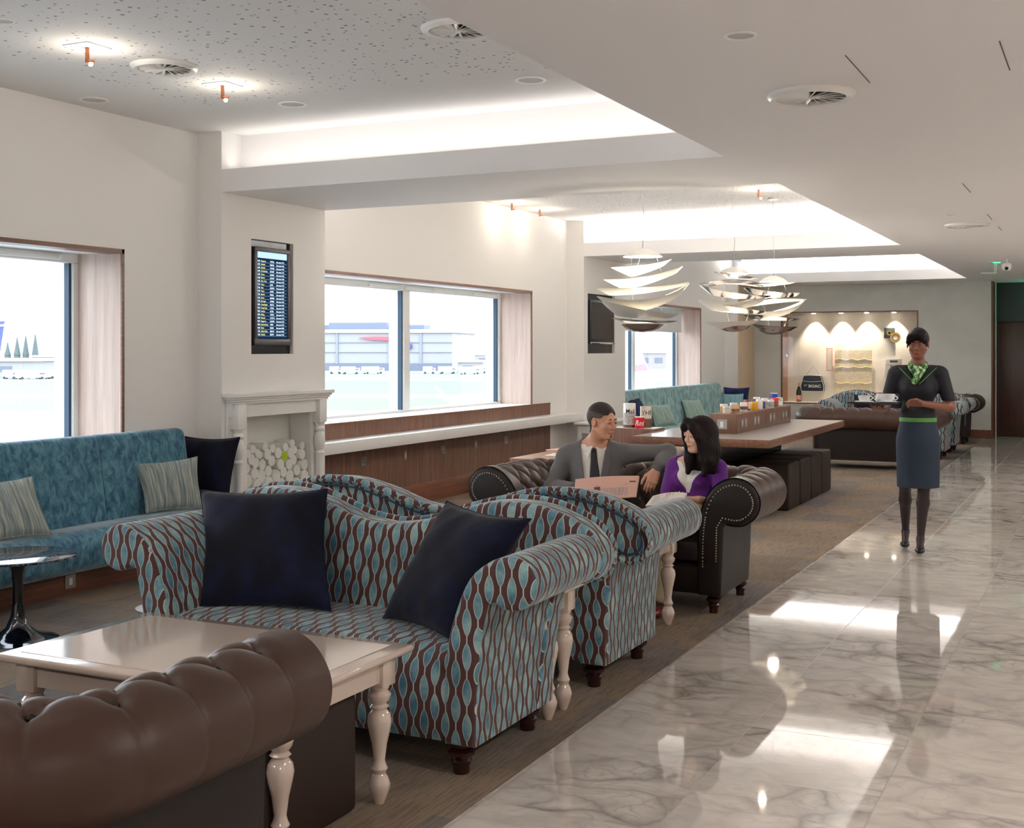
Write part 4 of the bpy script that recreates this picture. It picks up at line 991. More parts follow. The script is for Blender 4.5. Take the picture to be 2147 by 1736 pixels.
# ------------------------------------------------------------------ departures screen and far television
def RM(o, xd=(0,1,0), yd=(0,0,1)): return axes(o, xd, yd)
y0, y1, z0, z1 = 7.613, 8.155, 1.497, 2.388
t = thing('departures_screen', 'portrait flight departures screen recessed in the pilaster above fireplace', 'screen', (-6.0, 7.88, z0))
MB().box((-6.088,y0+.001,z0+.001),(-5.985,y1-.001,z1-.001)).build('back_panel', M['black'], t, world=True)
mb = MB(); a0, a1, b0, b1 = 7.665, 8.125, 1.565, 2.335
mb.box((-5.985,a0,b0),(-5.955,a1,b0+.05),.004).box((-5.985,a0,b1-.035),(-5.955,a1,b1),.004).box((-5.985,a0,b0+.05),(-5.955,a0+.035,b1-.035),.004).box((-5.985,a1-.035,b0+.05),(-5.955,a1,b1-.035),.004).build('bezel', flat('dark_grey_bezel', (58,56,58), .4), t, world=True)
sx = -5.968; MB().box((sx-.016,a0+.03,b0+.04),(sx,a1-.03,b1-.03)).build('display', M['screenblue'], t, world=True)
MB().box((sx,a0+.036,b1-.085),(sx+.001,a1-.036,b1-.037)).build('header_band', M['screenhead'], t, world=True)
rows = [('16:35','Singapore','VS7204','17:15'),('16:35','Helsinki','BE6986','16:35'),('16:40','Helsinki','AY6402','17:05'),('16:45','Gothenburg','SK2407','16:15'),('16:45','Vienna','BA0676','16:30'),('16:50','Madrid','BA7067','16:50'),('16:55','New York','BA0185','17:05'),('17:10','Tokyo','JL402','16:10'),('17:20','Oslo','BD2976','16:50'),('17:30','Tokyo','JL4540','16:30'),('17:35','Madrid','IB4526','16:40'),('17:40','Lisbon','BA0500','20:15'),('17:50','Stavanger','SK3856','16:35'),('18:00','Copenhagen','BE6716','16:40'),('18:10','Hong Kong','CX256','16:05'),('18:20','Istanbul','KL786','16:30'),('18:25','Beijing','VS7393','16:15'),('18:30','Newark','CO3715','16:10'),('18:35','Singapore','SQ3209','16:25'),('18:50','Johannesburg','VS601','18:10'),('20:40','Dubai','BA504','20:25'),('21:05','Addis Ababa','BE6149','20:20'),('21:50','Helsinki','BE3971','19:45')]
tw, ty, ln = MB(), MB(), MB(); zt = b1-.108; dz = (zt-(b0+.085))/22
for i, (tm, ds, fl, gt) in enumerate(rows):
    z = zt-dz*i
    put_text(tw, tm, .0168, RM((sx+.0012, a0+.040, z-.006)), bold=.0004); put_text(ty, ds, .0168, RM((sx+.0012, a0+.088, z-.006)), bold=.0004)
    put_text(tw, fl, .0168, RM((sx+.0012, a0+.205, z-.006)), bold=.0004); put_text(tw, 'Gate opens '+gt, .0160, RM((sx+.0012, a0+.285, z-.006)), bold=.0004, sx=.9)
    ln.box((sx,a0+.036,z-.0125),(sx+.001,a1-.036,z-.0113))
tw.build('white_text', M['txtwhite'], t, world=True, smooth=False); ty.build('yellow_text', M['txtyellow'], t, world=True, smooth=False); ln.build('row_lines', M['screenhead'], t, world=True, smooth=False)
y0, y1, z0, z1 = 14.40, 15.34, 1.481, 2.245
t = thing('wall_television', 'switched off television in a black recess on the far pilaster', 'television', (-6.0, 14.87, z0))
MB().box((-6.088,y0+.001,z0+.001),(-5.985,y1-.001,z1-.001)).build('back_panel', M['black'], t, world=True)
MB().box((-5.985,14.47,1.60),(-5.94,15.30,2.17),.008).build('housing', M['blackp'], t, world=True)
MB().box((-5.942,14.50,1.66),(-5.938,15.27,2.14)).build('display', flat('dark_reflective_screen', (52,46,44), .12), t, world=True)
MB().box((-5.95,14.47,1.60),(-5.93,15.30,1.625),.003).build('chrome_strip', M['chrome'], t, world=True)
# white console by the far pilaster
t = thing('console_table', 'white console table by the far pilaster, glimpsed behind the man', 'table', (-5.76, 14.5, 0))
MB().box((-5.93,13.9,.605),(-5.60,15.1,.635),.006).build('tabletop', M['white'], t, world=True)
MB().box((-5.90,13.96,.50),(-5.64,15.04,.605)).build('apron', M['white'], t, world=True)
for x in (-5.88,-5.66):
    for y in (13.98,15.02): MB().box((x-.025,y-.025,0),(x+.025,y+.025,.5),.003).build('leg', M['white'], t, world=True)

# ------------------------------------------------------------------ long table, low table, divider, mugs
t = thing('communal_table', 'long walnut edged table with grey top and power box divider', 'table', (-3.24, 12.05, 0))
MB().box((-3.87,10.40,.684),(-2.612,13.69,.752),.002).build('tabletop', M['walnut_y'], t, world=True)
MB().box((-3.86,10.412,.7515),(-2.622,13.68,.7535)).build('top_inlay', M['tabletop'], t, world=True)
MB().box((-3.42,10.75,0),(-3.19,13.2,.684)).build('pedestal', M['black'], t, world=True)
t = thing('table_divider', 'walnut power divider box along the middle of the long table', 'divider', (-3.2, 12.1, .7535))
MB().box((-3.34,11.04,.7535),(-3.08,13.17,.935),.002).build('carcass', M['walnut'], t, world=True)
MB().box((-3.0795,12.095,.756),(-3.079,12.10,.933)).build('joint_line', M['blackp'], t, world=True)
for y in (11.22,11.34,11.68,11.80,12.28,12.42,12.82,12.95):
    s = MB().box((-3.08,y-.04,.80),(-3.074,y+.04,.885),.002,1).build('socket_plate', M['steel'], t, world=True)
    MB().box((-3.074,y-.018,.82),(-3.0725,y-.008,.865)).box((-3.074,y+.006,.83),(-3.0725,y+.016,.87)).build('socket_holes', M['white'], s, world=True)
s = MB().box((-3.265,11.034,.795),(-3.17,11.04,.885),.002,1).build('switch_plate', M['steel'], t, world=True); MB().box((-3.235,11.031,.81),(-3.205,11.035,.865),.001,1).build('switch', M['white'], s, world=True)
t = thing('magazine_table', 'low walnut table with stacked newspapers behind the seated couple', 'table', (-4.2, 11.4, 0))
MB().box((-5.12,10.45,.43),(-3.425,12.5,.50),.002).box((-3.425,10.45,.43),(-3.255,12.5,.50)).build('tabletop', M['oakedge'], t, world=True)
MB().box((-4.9,10.75,0),(-3.6,12.2,.43)).build('pedestal', M['black'], t, world=True)
t = thing('display_cube', 'walnut cube on low table carrying three newspaper printed mugs', 'box', (-4.15, 11.25, .5))
MB().box((-4.42,11.05,.5),(-3.88,11.34,.775),.002).build('carcass', M['walnut'], t, world=True)
MB().box((-4.41,11.06,.775),(-3.89,11.33,.777)).build('top_inlay', M['white'], t, world=True)
mugc = {}
def mugmat(k, rgb):
    if k not in mugc: mugc[k] = flat('glazed_'+k, rgb, .2)
    return mugc[k]
def mug(x, y, z, r, h, label, body, band=None, txt=None, tcol=None, ang=-60, grp='mugs on the table divider', handle=True, nm='mug', ts=.6):
    t = thing(nm, label, 'mug', (x, y, z), math.radians(ang), grp)
    MB().lathe([(r*.9,0),(r,.006),(r,h-.004),(r*.97,h),(r*.92,h-.003),(r*.9,.01),(.001,.01)], n=26).build('body', body, t)
    if handle: MB().tube([(-r*.9*math.cos(a*.0)-.0-.022*math.sin(PI*a/8)-.0, 0, h*.2+h*.6*a/8) for a in range(9)], .005, 6).build('handle', body, t)
    if band: MB().lathe([(r+.0006,h*band[1]),(r+.0006,h*band[2])], n=26).build('print', band[0], t)
    if txt:
        v, f = text_mesh(txt, r*ts*1.6, bold=.0003*r/.04); mb = MB(); w = max(p[0] for p in v)
        mb.add([((r+.0012)*math.cos((p[0]-w/2)/r*.95), (r+.0012)*math.sin((p[0]-w/2)/r*.95), h*.6+p[1]) for p in v], f); mb.build('lettering', tcol, t, smooth=False)
    return t
W_ = mugmat('white', (238,236,230)); K_ = mugmat('black_ink', (40,40,44)); R_ = mugmat('red', (214,20,44)); B_ = mugmat('blue', (32,74,160)); Y_ = mugmat('yellow', (214,160,40)); T_ = mugmat('tan', (196,160,110)); P_ = mugmat('grey', (150,146,142)); O_ = mugmat('brown', (110,80,66)); BG_ = mugmat('newsprint', (214,206,192))
newsp = NT('newsprint_columns'); _u = newsp.oco(); _k = newsp.noise(newsp.mapp(_u, (60,60,260)), 1, 3, .7)
M['newsprint'] = newsp.out(newsp.ramp(_k, [(.45, lin((214,212,206))), (.56, lin((130,130,130)))]), .4)
mm = mug(-4.17, 11.15, .777, .06, .235, 'tall mug printed as a Mail newspaper on the walnut cube', W_, (M['newsprint'], .15, .62), 'Mail', K_, -64, 'newspaper mugs on the cube', False, ts=.62)
MB().lathe([(.0608,0.002),(.0608,.03)], n=26).build('foot_print', O_, mm)
mm = mug(-4.035, 11.24, .777, .056, .205, 'tall mug printed with THE masthead on the walnut cube', BG_, (O_, .0, .42), 'THE', K_, -60, 'newspaper mugs on the cube', True, ts=.66)
MB().box((.0566*.9,-.03,.16),(.0575*.9,.03,.164)).build('rule_line', K_, mm)
mm = mug(-4.05, 11.10, .777, .045, .112, 'short red mug lettered Red on the walnut cube', W_, (R_, .0, .93), None, None, -62, 'newspaper mugs on the cube', False)
v, f = text_mesh('Red', .062, bold=.001, font_shear=.35); w = max(p[0] for p in v); mb = MB(); mb.add([(.0465*math.cos((p[0]-w/2)/.047), .0465*math.sin((p[0]-w/2)/.047), .028+p[1]*1.15) for p in v], f); mb.build('lettering', W_, mm, smooth=False)
ml = [(-3.20,11.12,.036,.07,'white mug with faint letters at the near end of the divider',W_,(BG_,.15,.8),'10',P_),(-3.26,11.24,.036,.085,'white and tan mug second along the divider',T_,(W_,.75,.98),None,None),(-3.15,11.25,.036,.082,'tan patterned mug near the front of the divider',T_,(O_,.2,.5),None,None),(-3.21,11.40,.036,.09,'white mug with brown print on the divider',W_,(M['newsprint'],.1,.8),None,None),(-3.14,11.50,.036,.09,'pale mug with red and black picture on the divider',W_,(O_,.25,.6),None,None),(-3.19,11.70,.037,.088,'red mug with dark picture on the divider',R_,(K_,.1,.5),None,None),(-3.13,11.85,.036,.085,'yellow orange mug on the divider',Y_,None,None,None),(-3.23,11.95,.036,.1,'brown rimmed mug behind the yellow one on the divider',O_,(W_,.1,.8),None,None),(-3.14,12.08,.036,.1,'plain white tall mug at the middle of the divider',W_,None,None,None),(-3.17,12.28,.037,.085,'blue mug with white rim past the middle of divider',B_,(W_,.85,.99),None,None),(-3.24,12.36,.036,.11,'white mug with red and blue band on the divider',W_,(B_,.55,.85),None,None),(-3.13,12.50,.036,.08,'grey printed mug toward the far end of the divider',W_,(P_,.15,.75),None,None),(-3.22,12.62,.036,.09,'cream mug behind the grey printed mug',W_,(T_,.2,.7),None,None),(-3.15,12.75,.037,.09,'red and brown mug near the far end of the divider',R_,(O_,.1,.55),None,None),(-3.16,12.98,.038,.085,'white mug with dark letters at the far divider end',W_,(W_,.1,.8),'PC',K_),(-3.24,13.08,.038,.13,'tall white mug with blue square at the far divider end',W_,(B_,.55,.95),None,None)]
for x, y, r, h, lab, b, band, tx, tc_ in ml: mug(x, y, .935, r, h, lab, b, band, tx, tc_, -68, ts=.7)
# newspapers and magazines
pap = flat('newspaper_paper', (226,222,214), .8, var=.04, sc=30); pink = flat('pink_newsprint', (218,172,152), .8); blu = flat('blue_magazine_cover', (40,70,140), .4)
def stack(x, y, z, w, d, n, rz, label, m=pap, th=.0075, seed=1, spine=None):
    t = thing('newspaper_stack', label, 'newspapers', (x, y, z), math.radians(rz), 'newspapers on the low table'); r = random.Random(seed)
    for k in range(n):
        a = math.radians(r.uniform(-5,5)); Mx = Matrix.Translation((r.uniform(-.012,.012), r.uniform(-.012,.012), th*(k+.5))) @ Matrix.Rotation(a, 4, 'Z')
        MB().xbox(Mx, w, d, th*.9, .002, 1).build('newspaper', m if k < n-1 or not spine else spine, t)
    MB().xbox(Matrix.Translation((0, d*.1, th*n+.0006)), w*.7, d*.45, .001).build('headline_print', M['newsprint'], t); return t
stack(-4.75, 10.95, .5, .36, .28, 1, 8, 'single folded newspaper at the left of the low table', seed=3)
stack(-4.95, 11.45, .5, .34, .27, 2, -10, 'pink tinged newspapers at the left edge of the low table', pink, seed=4)
stack(-3.72, 12.0, .5, .34, .28, 5, 0, 'thick newspaper stack right of the walnut cube', seed=5)
stack(-3.72, 10.95, .5, .40, .30, 3, 12, 'loose newspapers between the heads of the couple', seed=6)
stack(-3.42, 11.6, .5, .24, .32, 6, 4, 'magazine stack with a blue cover at the right of low table', th=.009, seed=7, spine=blu)
stack(-3.44, 12.2, .5, .22, .28, 6, -4, 'small magazine stack at the far right corner of low table', th=.008, seed=8)

# ------------------------------------------------------------------ ribbon chandeliers
rw = NT('white_and_steel_ribbon'); _g = rw('NewGeometry'); _s = rw('SeparateXYZ', i_0=_g.outputs['Normal'])
M['ribwhite'] = flat('white_enamel_ribbon', (244,240,230), .35, var=.01)
M['ribsteel'] = flat('mirror_steel_ribbon', (170,164,164), .12, metal=1, var=.02)
def ribbon(t, z, rx, ry, w, tilt, yaw, bend, m_up, m_dn, off=(0,0), cut=0.0):
    ct = Matrix.Rotation(yaw, 3, 'Z') @ Matrix.Rotation(tilt, 3, 'Y')
    def P(a, b, o):
        g = 2*PI*a; ww = w*(.35+.65*(.5-.5*math.cos(g-.5)))
        k = 1-ww*b/rx; x, y = rx*k*math.cos(g), ry*(1-ww*b/ry)*math.sin(g)
        zz = bend*(x*x/rx/rx-.35)*rx+o-cut*ww*b
        p = ct @ Vector((x, y, zz)); return (p.x+off[0], p.y+off[1], p.z+z)
    for nm, m, s in (('ribbon_ring', m_up, .001), ('ribbon_ring_underside', m_dn, -.001)):
        mb = MB(); mb.grid(lambda a, b: P(a, b, s), 64, 4, cu=True)
        if nm == 'ribbon_ring': par = mb.build(nm, m, t)
        else: mb.build(nm, m, par)
def chandelier(x, y, ztop, zbot, R, label, cfg, seed):
    t = thing('ribbon_chandelier', label, 'chandelier', (x, y, zbot), 0, 'ribbon pendant lights'); h = ztop-zbot; r = random.Random(seed)
    MB().tube([(0,0,h),(.012,0,h+.25),(-.012,0,h+.5),(0,0,ZU-zbot-.02)], .003, 6).lathe([(.06,ZU-zbot-.02),(.06,ZU-zbot),(.001,ZU-zbot)], n=20).build('suspension_wire', M['steel'], t)
    MB().lathe([(.001,h),(R*.12,h-.005),(R*.3,h-.03),(R*.42,h-.065)], n=40).lathe([(.001,h-.006),(R*.12,h-.011),(R*.3,h-.036),(R*.42,h-.067)], n=40).build('top_dish', M['ribwhite'], t)
    MB().lathe([(.001,h-.075),(R*.2,h-.07),(R*.22,h-.06),(.001,h-.055)], n=24).build('lamp_disc', M['bulb'], t)
    MB().lathe([(.001,0),(R*.2,.006),(R*.36,.03),(R*.46,.06)], n=40).build('bottom_bowl', M['ribsteel'], t); MB().lathe([(.001,.006),(R*.2,.012),(R*.36,.036),(R*.455,.063)], n=40).build('bowl_lining', M['ribwhite'], t)
    MB().lathe([(.001,.04),(R*.12,.035),(R*.12,.05),(.001,.055)], n=20).build('lamp_disc', M['bulb2'], t)
    for z, k, w, ti, ya, be, c, cu in cfg:
        up, dn = {'w': (M['ribwhite'], M['ribwhite']), 's': (M['ribwhite'], M['ribsteel']), 'd': (M['ribsteel'], M['ribsteel'])}[c]
        ribbon(t, h*z, R*k, R*k*.86, R*w, ti, ya+T(26), be, up, dn, (r.uniform(-.02,.02), r.uniform(-.02,.02)), cu)
    wr = MB()
    for a in (0, 2.1, 4.2): wr.tube([(R*.3*math.cos(a), R*.3*math.sin(a), .05), (R*.55*math.cos(a+.3), R*.55*math.sin(a+.3), h*.5), (R*.3*math.cos(a), R*.3*math.sin(a), h-.06)], .0009, 4)
    wr.build('hanging_wires', M['steel'], t)
    for zz, e in ((h-.12, CHW), (.14, CHW*.5)):
        L = bpy.data.lights.new('pendant_glow', 'POINT'); L.energy = e; L.color = (1,.93,.8); L.shadow_soft_size = .05
        o = bpy.data.objects.new('pendant_glow', L); C.objects.link(o); o.parent = t; o.location = (0,0,zz)
    return t
T = math.radians
chandelier(-3.24, 8.95, 2.315, 1.665, .36, 'pendant of stacked white ribbon rings, nearest and leftmost', [(.80,.66,.40,T(-8),T(4),.10,'w',.5),(.66,.86,.38,T(-9),T(-6),.14,'w',.5),(.53,1.0,.30,T(-4),T(0),.08,'w',.45),(.42,1.0,.44,T(-8),T(0),.24,'w',.55),(.26,.84,.38,T(9),T(8),.10,'w',.5),(.14,.72,.30,T(3),T(-10),.05,'d',.2)], 1)
chandelier(-3.24, 11.5, 2.325, 1.70, .35, 'pendant of steel and white ribbon rings, left one of the far pair', [(.86,.62,.34,T(8),T(4),.05,'s',.2),(.76,.88,.36,T(2),T(0),-.14,'s',.3),(.60,1.0,.40,T(9),T(-10),.10,'d',.4),(.48,.98,.40,T(-5),T(6),.16,'w',.6),(.36,.86,.36,T(8),T(10),.05,'s',.4),(.16,.76,.40,T(-3),T(0),.04,'w',.45)], 2)
chandelier(-3.24, 13.05, 2.325, 1.69, .35, 'pendant of steel and white ribbon rings, rightmost one above the table', [(.86,.7,.34,T(-3),T(3),.03,'w',.2),(.72,.9,.38,T(5),T(0),.10,'s',.5),(.57,1.0,.36,T(-4),T(-20),-.05,'w',.3),(.43,1.0,.42,T(-8),T(0),.2,'w',.55),(.29,.9,.34,T(4),T(20),.05,'s',.3),(.14,.70,.46,T(3),T(0),.06,'d',.5)], 3)

# ------------------------------------------------------------------ display case
t = thing('display_case', 'walnut framed glass display case with memorabilia in the far wall', 'display case', ((CX0+CX1)/2, YF, CZ0))
cream = flat('case_lining', (226,218,206), .7)
yb = YF+.415
MB().box((CX0,yb-.004,CZ0),(CX1,yb,CZ1)).box((CX0,YF,CZ0),(CX1,yb,CZ0+.004)).build('lining', cream, t, world=True)
MB().box((CX0,YF+.01,CZ0),(CX0+.006,yb,CZ1)).box((CX1-.006,YF+.01,CZ0),(CX1,yb,CZ1)).build('side_veneer', M['oakedge'], t, world=True)
mb = MB(); e = .022
mb.box((CX0-e,YF-.012,CZ0-e),(CX1+e,YF+.01,CZ0)).box((CX0-e,YF-.012,CZ1),(CX1+e,YF+.01,CZ1+e)).box((CX0-e,YF-.012,CZ0),(CX0,YF+.01,CZ1)).box((CX1,YF-.012,CZ0),(CX1+e,YF+.01,CZ1)).build('frame', M['walnut'], t, world=True)
MB().box((CX0,YF+.012,CZ0),(CX1,YF+.018,CZ1)).build('glass_front', M['caseglass'], t, world=True)
for x in (-5.32,-3.12): MB().lathe([(.001,.0),(.03,.002),(.03,.014),(.001,.016)], n=20, M=Matrix.Translation((x,YF+.010,1.43)) @ Matrix.Rotation(PI/2, 4, 'X')).build('lock', M['chrome'], t, world=True)
MB().box((-5.22,YF+.1,1.775),(-4.57,yb-.01,1.783)).build('glass_shelf', M['caseglass'], t, world=True)
for x in (-4.889,-4.392,-3.938,-3.459):
    MB().lathe([(.001,CZ1-.012),(.03,CZ1-.012),(.04,CZ1-.004),(.04,CZ1)], (x,YF+.24,0), 18).build('case_downlight', M['bulb'], t, world=True)
    L = bpy.data.lights.new('case_spot', 'SPOT'); L.energy = CASEW; L.spot_size = T(76); L.spot_blend = .7; L.color = (1,.87,.70); L.shadow_soft_size = .015
    o = bpy.data.objects.new('case_spot', L); C.objects.link(o); o.location = (x, YF+.25, CZ1-.02); o.rotation_euler = (T(12),0,0)
by = YF+.28
t = thing('champagne_bottle', 'champagne bottle with pink label in the display case', 'bottle', (-5.17, by, CZ0+.004))
MB().lathe([(.044,0),(.048,.01),(.048,.16),(.044,.20),(.026,.25),(.017,.29),(.015,.31)], n=24).build('glass_body', flat('dark_green_glass', (30,36,20), .08), t)
MB().lathe([(.020,.27),(.018,.31),(.019,.345),(.001,.347)], n=20).build('foil', flat('gold_foil', (214,196,150), .3, metal=.6), t)
MB().lathe([(.0488,.02),(.0488,.12)], n=24).build('label_band', flat('pink_bottle_label', (222,170,160), .5), t)
MB().box((-.03,-.0496,.03),(.03,-.048,.045)).build('red_sash', R_, t)
t = thing('airline_bag', 'navy airline shoulder bag lettered BOAC in the display case', 'bag', (-4.91, by, .77))
navy = flat('navy_vinyl', (34,42,60), .4); wt = flat('white_piping', (240,236,226), .5)
bagp = catmull([(-.205,.02,0),(-.212,.09,0),(-.185,.20,0),(-.165,.262,0),(-.13,.285,0),(.12,.285,0),(.155,.262,0),(.175,.20,0),(.205,.09,0),(.2,.02,0),(.165,-.005,0),(-.17,-.005,0)], 4, True)
bp = [(p.x, p.y) for p in bagp]
mb = MB(); rprism(mb, bp, -.05, .07, .012); mb.build('bag_body', navy, t)
MB().tube([(p[0], -.052, p[1]) for p in bp], .006, 6, closed=True).tube([(p[0], .072, p[1]) for p in bp], .005, 6, closed=True).build('piping', wt, t)
MB().tube([(x/20*.36-.18, -.056, .185-.018*math.sin(PI*x/20)) for x in range(21)], .005, 6).build('flap_trim', wt, t)
MB().tube([(-.13,0,.285),(-.0,.03,.46),(.12,0,.285)], .0035, 5).build('strap', M['brass'], t)
mb = MB(); put_text(mb, 'BOAC', .07, Matrix.Translation((-.07,-.0585,.065)) @ Matrix.Rotation(PI/2, 4, 'X'), bold=.0035, sx=1.15)
mb.add([(-.165,-.0585,.107),(-.085,-.0585,.112),(-.125,-.0585,.094),(-.15,-.0585,.076),(-.135,-.0585,.098)], [(0,1,2,4),(2,3,4)]); mb.build('lettering', wt, t, smooth=False)
mp = NT('old_route_map'); _p = mp.oco(); _k = mp.noise(_p, 14, 7, .75, 1.0)
M['map'] = mp.out(mp.ramp(_k, [(.40, lin((240,228,190))), (.49, lin((206,180,150))), (.52, lin((236,226,200))), (.62, lin((206,212,190)))]), .7)
t = thing('route_map', 'large creased route map mounted in the display case', 'map', (-4.20, YF+.36, .74))
MB().box((-.33,-.01,0),(.34,.0,.78)).build('map_sheet', M['map'], t)
for z in (.18,.47,.61): 
    MB().tube([(-.32+x*.066, -.014, z+.016*math.sin(x*1.9+z*9)) for x in range(11)], .0045, 5).build('map_fold', flat('map_fold_gold', (222,190,120), .6), t)
t = thing('travel_leaflet', 'narrow red bordered leaflet beside the route map', 'leaflet', (-4.62, YF+.33, 1.14))
MB().box((-.055,-.004,0),(.055,0,.42)).build('leaflet_border', flat('faded_red_border', (210,110,90), .6), t); MB().box((-.046,-.006,.01),(.046,-.004,.41)).build('leaflet_sheet', flat('cream_leaflet', (240,226,210), .6), t)
t = thing('framed_newspaper', 'old newspaper page pinned inside the display case', 'newspaper', (-3.49, YF+.36, .98))
MB().box((-.14,-.006,0),(.15,0,.38)).build('page', pap, t); MB().box((-.05,-.008,.13),(.14,-.006,.26)).build('photo_block', flat('newspaper_photo', (84,80,80), .6), t); MB().box((-.06,-.008,.32),(.08,-.006,.355)).box((-.12,-.008,.27),(.13,-.006,.275)).build('headline_print', K_, t)
t = thing('emblem_plaque', 'dark green square plaque with gold emblem in the display case', 'plaque', (-3.555, YF+.36, 1.735))
MB().box((-.095,-.02,0),(.095,0,.19),.004).build('board', flat('dark_green_board', (38,44,38), .4), t); MB().lathe([(.028,0),(.028,.006),(.04,.006),(.04,0)], n=24, M=Matrix.Translation((0,-.02,.095)) @ Matrix.Rotation(PI/2, 4, 'X')).build('emblem_ring', M['brass'], t)
t = thing('gold_medallion', 'round gold medallion below the green plaque in the display case', 'medallion', (-3.445, YF+.30, 1.655))
MB().lathe([(.001,.0),(.05,.0),(.055,.012),(.09,.012),(.094,.0)], n=32, M=Matrix.Translation((0,0,.095)) @ Matrix.Rotation(PI/2, 4, 'X')).build('disc', M['brass'], t); MB().lathe([(.03,.004),(.045,.006)], n=28, M=Matrix.Translation((0,-.001,.095)) @ Matrix.Rotation(PI/2, 4, 'X')).build('ivory_ring', wt, t)
# chrome extinguisher behind the far sofas
t = thing('fire_extinguisher', 'chrome fire extinguisher with black hose behind the far sofas', 'extinguisher', (-4.33, 21.75, 0))
MB().lathe([(.085,0),(.09,.02),(.09,.50),(.07,.56),(.03,.59),(.026,.62)], n=24).build('cylinder', M['chrome'], t)
MB().box((-.035,-.02,.62),(.035,.02,.66),.004).tube([(0,0,.66),(.06,0,.70),(.17,0,.745)], .008).tube([(0,0,.65),(.15,0,.66)], .007).build('valve_handle', M['chrome'], t)
MB().tube(catmull([(-.02,0,.66),(-.10,0,.665),(-.20,0,.62),(-.235,0,.50),(-.20,0,.40),(-.12,0,.32)], 5), .011).build('hose', M['blackp'], t)
MB().lathe([(.091,.2),(.091,.4)], n=24).build('label_band', B_, t)
